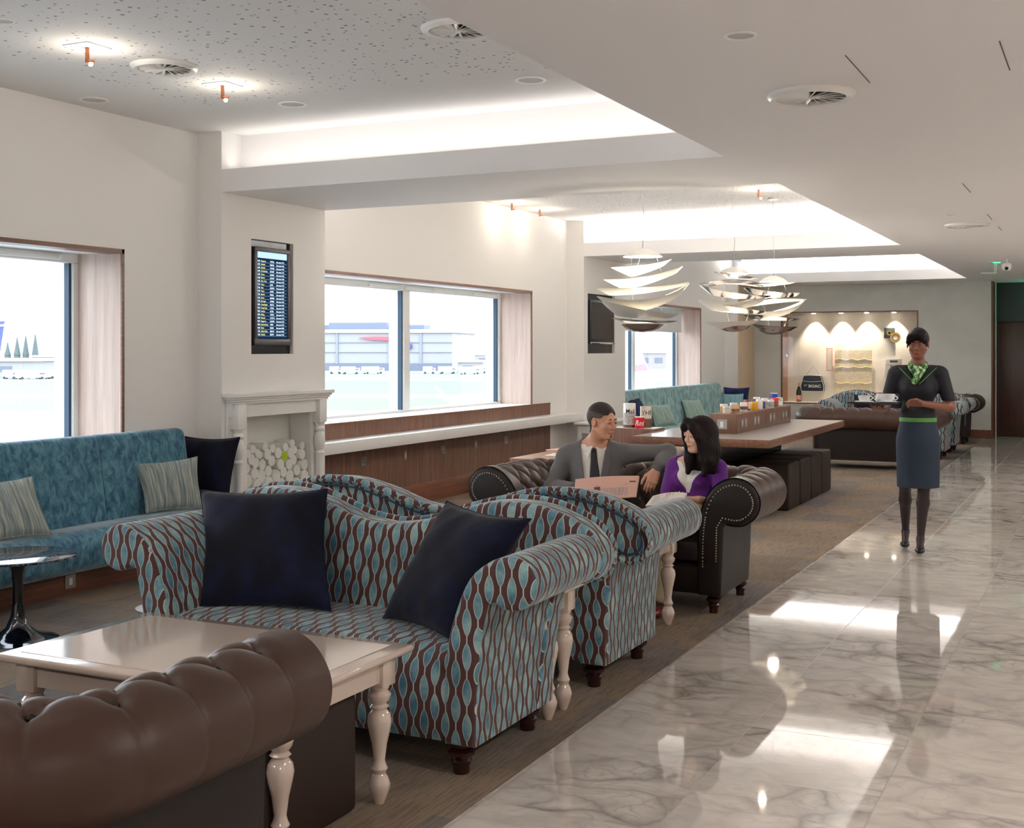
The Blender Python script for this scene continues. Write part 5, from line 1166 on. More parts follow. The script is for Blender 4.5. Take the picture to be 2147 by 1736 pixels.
# ------------------------------------------------------------------ people: smooth blended volumes turned into one continuous skin
class Field:
    def __init__(s, lo, hi, h):
        s.h = h; s.lo = np.array(lo, float); n = np.ceil((np.array(hi)-s.lo)/h).astype(int)+1
        s.ax = [s.lo[i]+h*np.arange(n[i]) for i in range(3)]; s.d = np.full(tuple(n), .2, np.float32)
    def copy(s):
        g = Field.__new__(Field); g.h, g.lo, g.ax, g.d = s.h, s.lo, s.ax, s.d.copy(); return g
    def win(s, c, r):
        sl = []; 
        for i in range(3):
            a = int(np.clip(np.floor((c[i]-r-s.lo[i])/s.h), 0, len(s.ax[i]))); b = int(np.clip(np.ceil((c[i]+r-s.lo[i])/s.h)+1, 0, len(s.ax[i]))); sl.append(slice(a, b))
        X, Y, Z = s.ax[0][sl[0]][:,None,None], s.ax[1][sl[1]][None,:,None], s.ax[2][sl[2]][None,None,:]
        return tuple(sl), X, Y, Z
    def put(s, sl, q, k, op):
        a = s.d[sl]; q = q.astype(np.float32)
        if a.size == 0: return
        if op == 'sub': q = -q; h = np.clip(.5-.5*(a-q)/k, 0, 1); s.d[sl] = a*(1-h)+q*h+k*h*(1-h)
        else: h = np.clip(.5+.5*(a-q)/k, 0, 1); s.d[sl] = a*(1-h)+q*h-k*h*(1-h)
    def cap(s, a, b, ra, rb=None, k=.012, op='add'):
        rb = ra if rb is None else rb; a, b = np.array(a, float), np.array(b, float); c = (a+b)/2; L = np.linalg.norm(b-a)
        sl, X, Y, Z = s.win(c, L/2+max(ra, rb)+.04+k); ab = b-a; px, py, pz = X-a[0], Y-a[1], Z-a[2]
        t = np.clip((px*ab[0]+py*ab[1]+pz*ab[2])/max(L*L, 1e-9), 0, 1)
        s.put(sl, np.sqrt((px-t*ab[0])**2+(py-t*ab[1])**2+(pz-t*ab[2])**2)-(ra+(rb-ra)*t), k, op); return s
    def ell(s, c, r, R=None, k=.012, op='add'):
        c = np.array(c, float); r = np.array(r if hasattr(r, '__len__') else (r,r,r), float); sl, X, Y, Z = s.win(c, r.max()+.04+k)
        R = np.eye(3) if R is None else np.array(R); P = [R[0][i]*(X-c[0])+R[1][i]*(Y-c[1])+R[2][i]*(Z-c[2]) for i in range(3)]
        k0 = np.sqrt(sum((P[i]/r[i])**2 for i in range(3))); k1 = np.sqrt(sum((P[i]/r[i]**2)**2 for i in range(3)))
        s.put(sl, np.where(k1 > 1e-6, k0*(k0-1)/np.maximum(k1, 1e-6), -r.min()), k, op); return s
    def full(s): return s.ax[0][:,None,None], s.ax[1][None,:,None], s.ax[2][None,None,:]
    def mesh(s, name, m, parent, smooth=0, keep=0):
        d = s.d; ins = d < 0
        ii = ins.astype(np.int8); cs = np.zeros(tuple(n-1 for n in d.shape), np.int8)
        for a in (0,1):
            for b in (0,1):
                for c in (0,1): cs += ii[a:a+cs.shape[0], b:b+cs.shape[1], c:c+cs.shape[2]]
        act = (cs > 0) & (cs < 8); idx = -np.ones(cs.shape, np.int32); I = np.argwhere(act); idx[act] = np.arange(len(I))
        if len(I) == 0: return None
        acc = np.zeros((len(I), 3)); cnt = np.zeros(len(I))
        cor = [(a,b,c) for a in (0,1) for b in (0,1) for c in (0,1)]
        for p in cor:
            for ax in range(3):
                if p[ax]: continue
                q = list(p); q[ax] = 1
                dp = d[I[:,0]+p[0], I[:,1]+p[1], I[:,2]+p[2]]; dq = d[I[:,0]+q[0], I[:,1]+q[1], I[:,2]+q[2]]
                mk = (dp < 0) != (dq < 0); t = np.where(mk, dp/np.where(np.abs(dp-dq) < 1e-9, 1, dp-dq), 0)
                pt = np.array(p, float)[None,:].repeat(len(I), 0); pt[:,ax] += t; acc[mk] += pt[mk]; cnt[mk] += 1
        V = s.lo+s.h*(I+acc/np.maximum(cnt, 1)[:,None]); Fs = []
        for ax in range(3):
            o = [a for a in range(3) if a != ax]; sa = [slice(None)]*3; sb = [slice(None)]*3; sa[ax] = slice(0, -1); sb[ax] = slice(1, None)
            cr = ins[tuple(sa)] != ins[tuple(sb)]; E_ = np.argwhere(cr); E_ = E_[(E_[:,o[0]] > 0) & (E_[:,o[1]] > 0) & (E_[:,o[0]] < d.shape[o[0]]-1) & (E_[:,o[1]] < d.shape[o[1]]-1)]
            if not len(E_): continue
            qs = []
            for da, db in ((0,0),(-1,0),(-1,-1),(0,-1)):
                J = E_.copy(); J[:,o[0]] += da; J[:,o[1]] += db; qs.append(idx[J[:,0], J[:,1], J[:,2]])
            Q = np.stack(qs, 1); fl = ins[E_[:,0], E_[:,1], E_[:,2]]
            if ax == 1: fl = ~fl
            Q[~fl] = Q[~fl][:, ::-1]; Fs.append(Q[(Q >= 0).all(1)])
        Q = np.concatenate(Fs); me = bpy.data.meshes.new(name); off = np.array(parent.matrix_basis.translation if parent else (0,0,0)) if parent else 0
        if parent is not None and parent.parent is not None: off = np.array(parent.parent.location)+np.array(parent.location)
        V = V-off
        for _ in range(smooth):
            A = np.zeros_like(V); n = np.zeros(len(V))
            for k in range(4):
                a, b = Q[:,k], Q[:,(k+1) % 4]; np.add.at(A, a, V[b]); np.add.at(A, b, V[a]); np.add.at(n, a, 1); np.add.at(n, b, 1)
            V = V*.5+.5*A/np.maximum(n, 1)[:,None]
        me.vertices.add(len(V)); me.vertices.foreach_set('co', V.astype(np.float32).ravel()); me.loops.add(len(Q)*4); me.loops.foreach_set('vertex_index', Q.ravel().astype(np.int32))
        me.polygons.add(len(Q)); me.polygons.foreach_set('loop_start', np.arange(0, len(Q)*4, 4, dtype=np.int32)); me.polygons.foreach_set('loop_total', np.full(len(Q), 4, np.int32))
        me.polygons.foreach_set('use_smooth', np.ones(len(Q), bool)); me.update(calc_edges=True); me.validate()
        bm = bmesh.new(); bm.from_mesh(me)
        if keep:                      # keep only pieces with more than `keep` faces
            bm.faces.ensure_lookup_table(); seen = set(); dele = []
            for f0 in bm.faces:
                if f0.index in seen: continue
                st = [f0]; seen.add(f0.index); isl = [f0]
                while st:
                    f = st.pop()
                    for e in f.edges:
                        for g in e.link_faces:
                            if g.index not in seen: seen.add(g.index); st.append(g); isl.append(g)
                if len(isl) < keep: dele += isl
            if dele: bmesh.ops.delete(bm, geom=dele, context='FACES')
        bmesh.ops.recalc_face_normals(bm, faces=bm.faces); bm.to_mesh(me); bm.free()
        return obj(name, me, m, parent)
class Fr:                             # local frame: x = right as seen, y = forward, z = up
    def __init__(s, o, f, up=(0,0,1)):
        s.o = np.array(o, float); f = np.array(f, float); f /= np.linalg.norm(f); u = np.array(up, float); x = np.cross(u, f); x /= np.linalg.norm(x)
        u = np.cross(x, f); u = u if u[2] > 0 else -u
        s.x, s.y, s.z = x, f, u; s.R = np.stack([x, f, u], 1)
    def __call__(s, x, y, z): return s.o+s.x*x+s.y*y+s.z*z
    def coords(s, F):
        X, Y, Z = F.full(); X, Y, Z = X-s.o[0], Y-s.o[1], Z-s.o[2]
        return [a[0]*X+a[1]*Y+a[2]*Z for a in (s.x, s.y, s.z)]
def head(F, h, s=1.0, male=True, neck=None, nr=.055):
    def e(c, r, k=.012, op='add'): F.ell(h(*[q*s for q in c]), [q*s for q in r], h.R, k*s, op)
    def c(a, b, ra, rb, k=.01): F.cap(h(*[q*s for q in a]), h(*[q*s for q in b]), ra*s, rb*s, k*s)
    e((0,-.018,.034), (.074,.094,.084)); e((0,.020,-.03), (.058,.066,.082), .02)
    e((0,.058,-.088), (.024 if male else .018,.02,.018), .018)
    for q in (-1,1):
        c((q*.056,-.01,-.045), (q*.022,.055,-.088), .016 if male else .012, .012, .022)
        e((q*.036,.058,-.022), (.022,.022,.02), .018)
        e((q*.030,.098,.008), (.017,.013,.010), .008, 'sub')
        e((q*.030,.074,.007), (.0145,.0145,.0125), .004)
        e((q*.027,.081,.026), (.019,.008,.006), .010); e((q*.030,.0795,.0126), (.0165,.0108,.0058), .003)
        e((q*.077,-.006,-.002), (.008,.019,.031), .005); e((q*.084,-.001,.0), (.006,.010,.019), .004, 'sub')
        e((q*.0095,.091,-.029), (.0068,.009,.006), .005)
    c((0,.084,.014), (0,.0985,-.025), .0062, .0082, .007)
    e((0,.079,-.053), (.021,.010,.0055), .006); e((0,.078,-.063), (.018,.011,.0055), .006); e((0,.0925,-.0582), (.018,.007,.0016), .002, 'sub')
    if neck is not None: F.cap(h(0,-.022*s,-.055*s), neck, nr*.95, nr, .025)
def hand(F, w, d, pn, side, curl=(25,35,20), spread=.09, s=1.0, tips=None):
    """w wrist, d direction of the fingers, pn direction the palm faces, side: +1 thumb along d x pn"""
    d = np.array(d, float); d /= np.linalg.norm(d); pn = np.array(pn, float); pn -= d*pn.dot(d); pn /= np.linalg.norm(pn); l = np.cross(d, pn)*side; w = np.array(w, float)
    for i, (o, L, r) in enumerate(((.027,.070,.0088),(.009,.078,.009),(-.009,.073,.0086),(-.026,.058,.0076))):
        k = w+d*(.082-.004*abs(i-1))*s+l*o*s; F.cap(w+l*o*.55*s+d*.004, k, .015*s, .0115*s, .014)
        a = o*spread*20; dd = d*math.cos(math.radians(a))+l*math.sin(math.radians(a)); p = k; an = 0
        for j, fr in enumerate((.46,.30,.24)):
            an += math.radians(curl[j]*(1+.12*i)); v = dd*math.cos(an)+pn*math.sin(an); q = p+v*L*fr*s
            F.cap(p, q, r*(1-.10*j)*s, r*(.92-.10*j)*s, .004); p = q
    t0 = w+d*.018*s+l*.022*s; t1 = t0+(d*.035+l*.028+pn*.012)*s; t2 = t1+(d*.030+l*.006+pn*.012)*s; t3 = t2+(d*.024+pn*.006)*s
    F.cap(t0, t1, .0145*s, .012*s, .012); F.cap(t1, t2, .011*s, .0095*s, .004); F.cap(t2, t3, .0092*s, .0075*s, .004)
def shell(F, t): g = F.copy(); g.d = g.d-np.float32(t); return g
def cut(g, cond): g.d = np.maximum(g.d, cond.astype(np.float32)); return g
skin_m = flat('light_tan_skin', (216,160,130), .5, var=.03, sc=30); skin_w = flat('fair_skin', (226,178,152), .5, var=.03, sc=30); skin_d = flat('brown_skin', (126,76,56), .5, var=.04, sc=30)
def hairmat(name, a, b):
    n = NT(name); k = n.noise(n.mapp(n.oco(), (140,140,22)), 1, 3, .6); n.bump(k, .3, .003); return n.out(n.mix(k, lin(a), lin(b)), .55, spec=.22)
hair_dk = hairmat('dark_brown_hair', (12,7,7), (36,22,20)); hair_bz = hairmat('short_greying_brown_hair', (58,50,48), (104,96,92)); hair_bk = hairmat('black_hair', (8,5,7), (22,14,16))
eye_w = flat('eye_white', (176,166,160), .6, spec=.1); eye_d = flat('dark_iris', (26,16,14), .3, spec=.3); lipm = flat('rose_lips', (186,96,90), .4); brow = flat('dark_eyebrow', (50,36,30), .7)
def eyes(h, s, par, look=(0,0)):
    for q in (-1,1):
        c = h(q*.030*s, .0782*s, .007*s); ew = MB().sphere(tuple(c-np.array(par.location)), .0108*s, 12, 8).build('eye', eye_w, par)
        c2 = h((q*.030+look[0])*s, .0818*s, (.0062+look[1])*s); MB().sphere(tuple(c2-np.array(par.location)), .0078*s, 10, 6).build('iris', eye_d, ew)
def patch(F, par, name, m, t, fn, keep=30):
    g = shell(F, t); g.d = np.maximum(g.d, fn.astype(np.float32)); return g.mesh(name, m, par, 0, keep)
def ellf(C_, c, r):                   # approximate signed field of an ellipsoid in local coordinates
    q = np.sqrt(((C_[0]-c[0])/r[0])**2+((C_[1]-c[1])/r[1])**2+((C_[2]-c[2])/r[2])**2); return (q-1)*min(r)
def sub_box(F, lo, hi): # cropped copy to speed up the head details
    sl = []
    g = Field.__new__(Field); g.h = F.h; g.ax = []
    for i in range(3):
        a = max(0, int((lo[i]-F.lo[i])/F.h)); b = min(len(F.ax[i]), int((hi[i]-F.lo[i])/F.h)+1); sl.append(slice(a, b)); g.ax.append(F.ax[i][a:b])
    g.lo = np.array([x[0] for x in g.ax]); g.d = F.d[tuple(sl)].copy(); return g

# ---- the seated man
T_man = thing('person', 'man in a grey suit and dark tie holding a pink newspaper on the leather sofa', 'person', (-2.95,7.2,0))
o = Fr((-2.95,7.27,0), (.26,-.965,0)); hd = Fr((-2.875,7.205,1.075), (.93,-.36,-.10))
h_ = .0042
BT = Field((-3.36,6.56,0), (-2.40,7.72,1.24), h_)          # clothed torso and sleeves
def torso_m(F):
    F.ell(o(0,.0,.55), (.165,.125,.12), o.R, .05); F.ell(o(0,.02,.66), (.15,.115,.13), o.R, .05); F.ell(o(0,.0,.80), (.165,.108,.135), o.R, .05)
    F.cap(o(-.145,-.005,.862), o(.145,-.005,.868), .058, .058, .04); F.cap(o(-.09,-.01,.89), o(0,-.01,.935), .045, .05, .04); F.cap(o(.09,-.01,.89), o(0,-.01,.935), .045, .05, .04)
LS, LE, LW = (-2.765,7.335,.868), (-2.565,7.565,.865), (-2.552,7.335,.785)
RS, RE, RW = tuple(o(-.19,-.005,.855)), (-3.185,7.13,.655), (-2.985,6.985,.665)
def arms_m(F, a, b, c):
    F.cap(LS, LE, a, b, .03); F.cap(LE, LW, b, c, .02); F.cap(RS, RE, a, b, .03); F.cap(RE, RW, b, c, .02)
torso_m(BT); TO = BT.copy(); arms_m(BT, .052, .044, .034)
LG = Field((-3.36,6.40,0), (-2.40,7.5,.72), .006)
for sx, kx in ((-.085,-.11),(.085,.14)):
    kn = o(kx,.52,.545); an = kn+np.array((0,.0,-.44)); an[1] = 6.74
    LG.cap(o(sx,.02,.545), kn, .083, .058, .03); LG.cap(kn, an, .056, .042, .02)
LG.ell(o(0,.0,.55), (.165,.125,.12), o.R, .04)
body = Field((-3.36,6.40,0), (-2.40,7.72,1.24), h_)
head(body, hd, 1.0, True, o(0,-.01,.915)); torso_m(body); arms_m(body, .04, .034, .027)
for sx, kx in ((-.085,-.11),(.085,.14)):
    kn = o(kx,.52,.545); an = kn+np.array((0,.0,-.46)); an[1] = 6.74; body.cap(o(sx,.02,.545), kn, .07, .048, .03); body.cap(kn, an, .046, .032, .02); body.cap(an, an+np.array((0,-.1,-.03)), .03, .026, .01)
hand(body, (-2.555,7.315,.772), (-.24,-.42,-.86), (-.35,.88,-.33), -1, (16,22,12), .10, 1.02)
hand(body, (-2.975,6.975,.665), (.92,-.28,-.1), (.1,.1,1), 1, (20,40,30), .05, .98)
bd = shell(body, 0); X_, Y_, Z_ = bd.full()
bd.mesh('body', skin_m, T_man, 1, 400)
C_ = o.coords(BT)
jk = shell(BT, .010); opening = .035+np.maximum(0, (C_[2]-.60))*.15       # front opening, widening upward
wedge = np.where((C_[1] > .0) & (C_[2] > .56), .0+ (opening-np.abs(C_[0]+.005)), -1.0)
wedge = np.minimum(wedge, C_[1]); jk = cut(jk, np.broadcast_to(wedge, jk.d.shape)); jk = cut(jk, .50-C_[2])
neckhole = .064-np.sqrt(C_[0]**2+(C_[1]+.01)**2); jk = cut(jk, np.minimum(neckhole, C_[2]-.86)+0*jk.d)
lw = np.array(LW); X, Y, Z = BT.full(); dl = np.array(LW)-np.array(LE); dl /= np.linalg.norm(dl)
ripple = .0028*np.sin(55*C_[2]+22*C_[0])*np.clip((np.abs(C_[0])-.15)/.05, 0, 1); jk.d = jk.d+ripple.astype(np.float32)
suit = NT('grey_suit_wool'); _k = suit.noise(suit.oco(), 260, 2); suit.bump(_k, .3, .001); M['suit'] = suit.out(suit.mix(_k, lin((92,90,90)), lin((112,110,110))), .75, sheen=.2)
ja = jk.mesh('jacket', M['suit'], T_man, 2, 200)
# lapels
for q in (-1,1):
    lp = shell(BT, .019); xx = (C_[0]+.005)*q; lap = np.maximum(opening-xx-.002, xx-opening-(.052-np.abs(C_[2]-.80)*.28)); lap = np.maximum(lap, -C_[1]); lap = np.maximum(lap, .60-C_[2]); lap = np.maximum(lap, C_[2]-.90)
    core = BT.d-.009; lp.d = np.maximum(np.maximum(lp.d, lap.astype(np.float32)), -core); lp.mesh('lapel', M['suit'], ja, 1, 60)
sh = shell(TO, .003); sh = cut(sh, C_[2]-.93); sh = cut(sh, .52-C_[2]); shirt = flat('white_cotton_shirt', (236,230,222), .7, var=.02); sh.mesh('shirt', shirt, T_man, 1, 200)
cl = Field((-3.1,7.05,.84), (-2.8,7.42,1.0), .003); cl.cap(o(0,-.014,.88), o(.012,-.006,.96), .074, .060, .005); CC = o.coords(cl)
cl.d = np.maximum(cl.d, (.052-np.sqrt((CC[0]-.004)**2+(CC[1]+.008)**2)).astype(np.float32)); cl = cut(cl, CC[2]-(.958-np.clip(CC[1]+.03,0,.2)*.42)+0*cl.d); cl = cut(cl, .882-CC[2]+0*cl.d); cl = cut(cl, np.minimum(.007-np.abs(CC[0]-.004), CC[1])+0*cl.d)
cb = cl.mesh('shirt_collar', shirt, T_man, 1, 40)
fl_ = MB()
for q in (-1,1):
    P4 = [o(q*.008,.066,.925), o(q*.062,.030,.945), o(q*.070,.070,.885), o(q*.036,.112,.848)]
    v = [tuple(p-np.array(T_man.location)) for p in P4]+[tuple(p-np.array(T_man.location)+o.y*.004) for p in P4]; fl_.add(v, [(0,1,2,3),(7,6,5,4),(0,4,5,1),(1,5,6,2),(2,6,7,3),(3,7,4,0)])
fl_.build('collar_points', shirt, cb, smooth=False)
tie = shell(TO, .012); tw_ = .016+np.clip(.90-C_[2], 0, .3)*.10; tie.d = np.maximum(tie.d, np.maximum(np.abs(C_[0]+.0-(.9-C_[2])*.06)-tw_, np.maximum(-C_[1], np.maximum(C_[2]-.905, .60-C_[2]))).astype(np.float32))
tie.d = np.maximum(tie.d, -(TO.d-.002)); black = flat('black_tie_silk', (20,20,28), .45); tie.mesh('tie', black, T_man, 1, 60)
kt = Field((-3.05,7.0,.84), (-2.78,7.3,.96), .003); kt.ell(o(0,.088,.893), (.017,.014,.017), o.R); kt.mesh('tie_knot', black, T_man, 1)
LG2 = shell(LG, .004); LG2 = cut(LG2, .05-LG2.full()[2]+0*LG2.d); LG2.mesh('trousers', M['suit'], T_man, 2, 200)
for sx, kx in ((-.085,-.11),(.085,.14)):
    p = o(kx,.52,.10); MB().sphere((p[0]+2.95, 6.66-7.2, .04), (.045,.13,.04), 14, 10).build('shoe', M['blackp'], T_man)
hb_ = sub_box(body, (-3.02,7.04,.9), (-2.72,7.38,1.23)); HC = hd.coords(hb_)
hl = np.maximum(.028-HC[2]-np.clip(-HC[1]-.005, 0, .1)*1.6, -1); front = HC[1]-.052-np.clip(HC[2]-.05, -.02, .06)*.75
reg = np.maximum(hl+0*hb_.d, np.minimum(front, .085-HC[2])+0*hb_.d); reg = np.maximum(reg, (-.078-HC[2])+0*hb_.d); ear = -ellf(HC, (.083,-.006,-.004), (.018,.026,.038)); ear2 = -ellf(HC, (-.083,-.006,-.004), (.018,.026,.038))
patch(hb_, T_man, 'hair', hair_bz, .006, np.maximum(reg, np.maximum(ear, ear2)))
top = np.maximum(.058-HC[2]-np.clip(HC[1], -.1, .1)*.12, HC[1]-.068); patch(hb_, T_man, 'hair_crown', hairmat('brown_crown_hair', (40,33,32), (76,66,63)), .0068, top+0*hb_.d)
for q in (-1,1): patch(hb_, T_man, 'eyebrow', brow, .0012, ellf(HC, (q*.024,.085,.0275), (.014,.0105,.0036)))
patch(hb_, T_man, 'stubble', flat('dark_stubble', (120,80,64), .7), .0012, np.minimum(ellf(HC, (0,.090,-.0445), (.019,.012,.004)), ellf(HC, (0,.080,-.082), (.012,.02,.010))))
patch(hb_, T_man, 'lips', flat('muted_lips', (186,112,98), .5), .0012, ellf(HC, (0,.090,-.0582), (.017,.011,.0068)))
eyes(hd, 1.0, T_man, (.0,-.001))
# newspaper in his hands
def paper_sheet(nm, label, cat, c4, m, bend, n=12, loc=None):
    TL, TR, BR, BL = [Vector(p) for p in c4]; cc = (TL+TR+BL+BR)/4; t = thing(nm, label, cat, (cc.x, cc.y, min(p.z for p in (TL,TR,BR,BL)))); nn = (TR-TL).cross(BL-TL).normalized(); nn = nn if (nn.y < -.7 or nn.z > .5) else -nn
    for nm2, off, mm in (('front_page', 0, m), ('inner_pages', .006, pap)):
        mb = MB(); mb.grid(lambda u, v: BL.lerp(BR, u).lerp(TL.lerp(TR, u), v)+nn*(bend*math.sin(PI*u)*(.4+.6*v)-off), n, 6); mb.grid(lambda u, v: BL.lerp(BR, u).lerp(TL.lerp(TR, u), v)+nn*(bend*math.sin(PI*u)*(.4+.6*v)-off-.003), n, 6)
        mb.build(nm2, mm, t, world=True)
    return t, (TL, TR, BR, BL, nn)
pt_, fr_ = paper_sheet('newspaper', 'folded pink newspaper held by the man in the grey suit', 'newspaper', [(-2.945,6.93,.735),(-2.50,6.84,.785),(-2.505,6.80,.665),(-2.93,6.86,.60)], pink, .02)
TL, TR, BR, BL, nn = fr_
def onp(u, v, e=.0025): return BL.lerp(BR, u).lerp(TL.lerp(TR, u), v)+nn*(.02*math.sin(PI*u)*(.4+.6*v)+e)
mb = MB(); sg = 1 if (nn.y < 0) else -1
def quadp(u0, v0, u1, v1, e): mb.add([tuple(onp(u0,v0,e)), tuple(onp(u1,v0,e)), tuple(onp(u1,v1,e)), tuple(onp(u0,v1,e))], [(0,1,2,3)])
e_ = .0012 if nn.y < 0 else -.0042
for k in range(9): quadp(.36+.028*k*2, .12, .36+.028*k*2+.045, .48, e_)
quadp(.36, .60, .86, .625, e_); mb.build('print_columns', flat('pale_print_grey', (190,160,150), .8), pt_, world=True, smooth=False)
mb = MB(); quadp(.34,.36,.44,.56,e_*1.2); quadp(.88,.70,.97,.76,e_*1.2); quadp(.36,.605,.86,.612,e_*1.3); mb.build('print_headline', flat('dark_print_red', (120,60,56), .8), pt_, world=True, smooth=False)

# ---- the seated woman
T_w = thing('person', 'dark haired woman in a purple cardigan on the leather sofa holding a magazine', 'person', (-2.27,7.2,0))
o = Fr((-2.285,7.275,0), (-.22,-.975,0)); hd = Fr((-2.225,7.13,1.012), (-.56,-.83,-.06))
def torso_w(F, t=0):
    F.ell(o(0,.0,.54), (.165+t,.12+t,.11+t), o.R, .05); F.ell(o(0,.01,.64), (.115+t,.085+t,.12+t), o.R, .05); F.ell(o(0,.0,.75), (.13+t,.085+t,.11+t), o.R, .04)
    for q in (-1,1): F.ell(o(q*.058,.075,.735), (.05+t,.045+t,.045+t), o.R, .03)
    F.cap(o(-.125,-.005,.818), o(.125,-.005,.818), .043+t, .043+t, .03); F.cap(o(-.07,-.005,.838), o(0,-.01,.875), .035, .038, .04); F.cap(o(.07,-.005,.838), o(0,-.01,.875), .035, .038, .04)
LS, LE, LW = tuple(o(.158,-.005,.81)), (-2.085,7.13,.60), (-2.165,6.945,.65)
RS, RE, RW = tuple(o(-.158,-.005,.81)), (-2.425,7.10,.605), (-2.345,6.90,.645)
def arms_w(F, a, b, c, sl=False):
    F.cap(LS, LE, a, b, .03); F.cap(RS, RE, a, b, .03)
    if not sl: F.cap(LE, LW, b, c, .015); F.cap(RE, RW, b, c, .015)
bx = ((-2.62,6.50,0), (-1.90,7.62,1.17))
BT = Field(*bx, h_); torso_w(BT); TO = BT.copy(); arms_w(BT, .043, .037, .03, True)
body = Field(*bx, h_); head(body, hd, .93, False, o(0,-.01,.86), .043); torso_w(body, -.003); arms_w(body, .036, .032, .023)
def legs_w(F, t):
    for sx, kx in ((-.08,-.065),(.08,.075)):
        kn = o(kx,.50,.535); an = kn+np.array((0,0,-.43)); an[1] = 6.73; F.cap(o(sx,.02,.53), kn, .078+t, .053+t, .03); F.cap(kn, an, .050+t, .034+t, .02)
legs_w(body, -.008)
hand(body, (-2.17,6.94,.65), (-.85,-.50,.08), (-.3,.25,.9), 1, (12,30,20), .04, .88)
hand(body, (-2.345,6.895,.645), (.45,-.88,.10), (.3,.1,.95), -1, (14,30,20), .04, .88)
body.mesh('body', skin_w, T_w, 1, 400)
C_ = o.coords(BT); zz = C_[2]
cd = shell(BT, .007); op = .012+np.clip(zz-.675, 0, .3)*.62; wedge = np.minimum(op-np.abs(C_[0]), np.minimum(C_[1], zz-.66)); cd = cut(cd, wedge+0*cd.d); cd = cut(cd, .56-zz+0*cd.d)
cd = cut(cd, np.minimum(.085-np.sqrt(C_[0]**2+C_[1]**2), zz-.82)+0*cd.d); cd = cut(cd, np.minimum(np.abs(C_[0])-.14, .665-zz)+0*cd.d)
pu = NT('purple_knit'); _k = pu.noise(pu.oco(), 200, 2); pu.bump(_k, .4, .002); M['purple'] = pu.out(pu.mix(_k, lin((88,26,120)), lin((112,40,146))), .85, sheen=.3)
cd.mesh('cardigan', M['purple'], T_w, 2, 200)
tp = shell(TO, .003); tp = cut(tp, zz-.79+np.clip(np.abs(C_[0])-.02, 0, .1)*-.9+0*tp.d); tp = cut(tp, .58-zz+0*tp.d); tp = cut(tp, zz-.845+0*tp.d); tp.mesh('white_top', flat('white_cotton_top', (240,236,226), .7), T_w, 1, 100)
LG = Field(bx[0], (-1.95,7.5,.70), .006); legs_w(LG, .004); LG.ell(o(0,.0,.54), (.17,.13,.115), o.R, .04); LG = cut(LG, .07-LG.full()[2]+0*LG.d); LG.mesh('trousers', flat('khaki_cotton', (196,180,146), .8, var=.05), T_w, 2, 100)
for kx in (-.065,.075):
    p = o(kx,.50,.1); MB().sphere((p[0]+2.27, 6.65-7.2, .032), (.036,.105,.032), 14, 10).build('shoe', flat('dark_red_shoe', (110,26,30), .4), T_w)
# hair
hb_ = sub_box(body, (-2.45,6.95,.70), (-2.0,7.36,1.17)); HC = hd.coords(hb_); s = .93
hr = Field.__new__(Field); hr.h, hr.lo, hr.ax = hb_.h, hb_.lo, hb_.ax; hr.d = np.full(hb_.d.shape, .2, np.float32)
def he(c, r, k=.02, op='add'): hr.ell(hd(*[q*s for q in c]), [q*s for q in r], hd.R, k, op)
he((0,-.026,.036), (.088,.106,.094))
def lock(pts, r, k=.034):
    for a, b, ra, rb in zip(pts, pts[1:], r, r[1:]): hr.cap(hd(*[q*s for q in a]), hd(*[q*s for q in b]), ra, rb, k)
for q in (-1,1):
    lock([(q*.070,-.02,.03),(q*.084,-.005,-.06),(q*.088,.005,-.15),(q*.082,.035,-.24)], [.03,.030,.032,.016]); lock([(q*.05,-.06,.02),(q*.07,-.06,-.1),(q*.07,-.045,-.22)], [.045,.042,.028])
lock([(0,-.08,.02),(0,-.085,-.1),(0,-.07,-.21)], [.05,.05,.035])
lock([(-.02,.075,.098),(.045,.078,.06),(.070,.052,.0),(.076,.035,-.07),(.07,.04,-.15)], [.016,.02,.02,.018,.012]); lock([(-.02,.075,.098),(-.055,.065,.06),(-.072,.045,.0),(-.078,.03,-.07)], [.015,.018,.017,.014])
he((0,-.055,-.14), (.085,.045,.10)); he((.080,-.005,-.13), (.032,.050,.11)); he((-.080,.0,-.12), (.026,.042,.10)); he((-.004,.115,-.03), (.056,.070,.094), .012, 'sub')
hr.d += (.0022*np.sin(HC[0]*420+HC[1]*260)).astype(np.float32); hr.mesh('hair', hair_dk, T_w, 1, 200)
for q in (-1,1): patch(hb_, T_w, 'eyebrow', brow, .0012, ellf(HC, (q*.025,.082,.0255), (.013,.010,.0028)))
patch(hb_, T_w, 'lips', lipm, .0014, ellf(HC, (0,.0835,-.0541), (.016,.011,.0072)))
eyes(hd, s, T_w)
nl = MB()
for i, o_ in enumerate((.024,.008,-.008,-.023)):
    pass
t, fr_ = paper_sheet('magazine', 'open white magazine in the hands of the woman in purple', 'magazine', [(-2.42,6.86,.668),(-2.20,6.83,.70),(-2.17,6.62,.652),(-2.38,6.62,.64)], flat('white_magazine_page', (236,230,220), .5), .012)
TL, TR, BR, BL, nn = fr_; mb = MB(); e2 = .0015 if nn.z > 0 else -.0045
def onq(u, v): return BL.lerp(BR, u).lerp(TL.lerp(TR, u), v)+nn*(.012*math.sin(PI*u)*(.4+.6*v)+e2)
for k in range(6): mb.add([tuple(onq(.12,.15+.12*k)), tuple(onq(.55,.15+.12*k)), tuple(onq(.55,.2+.12*k)), tuple(onq(.12,.2+.12*k))], [(0,1,2,3)])
mb.build('print_lines', flat('light_print_grey', (190,186,180), .8), t, world=True, smooth=False)

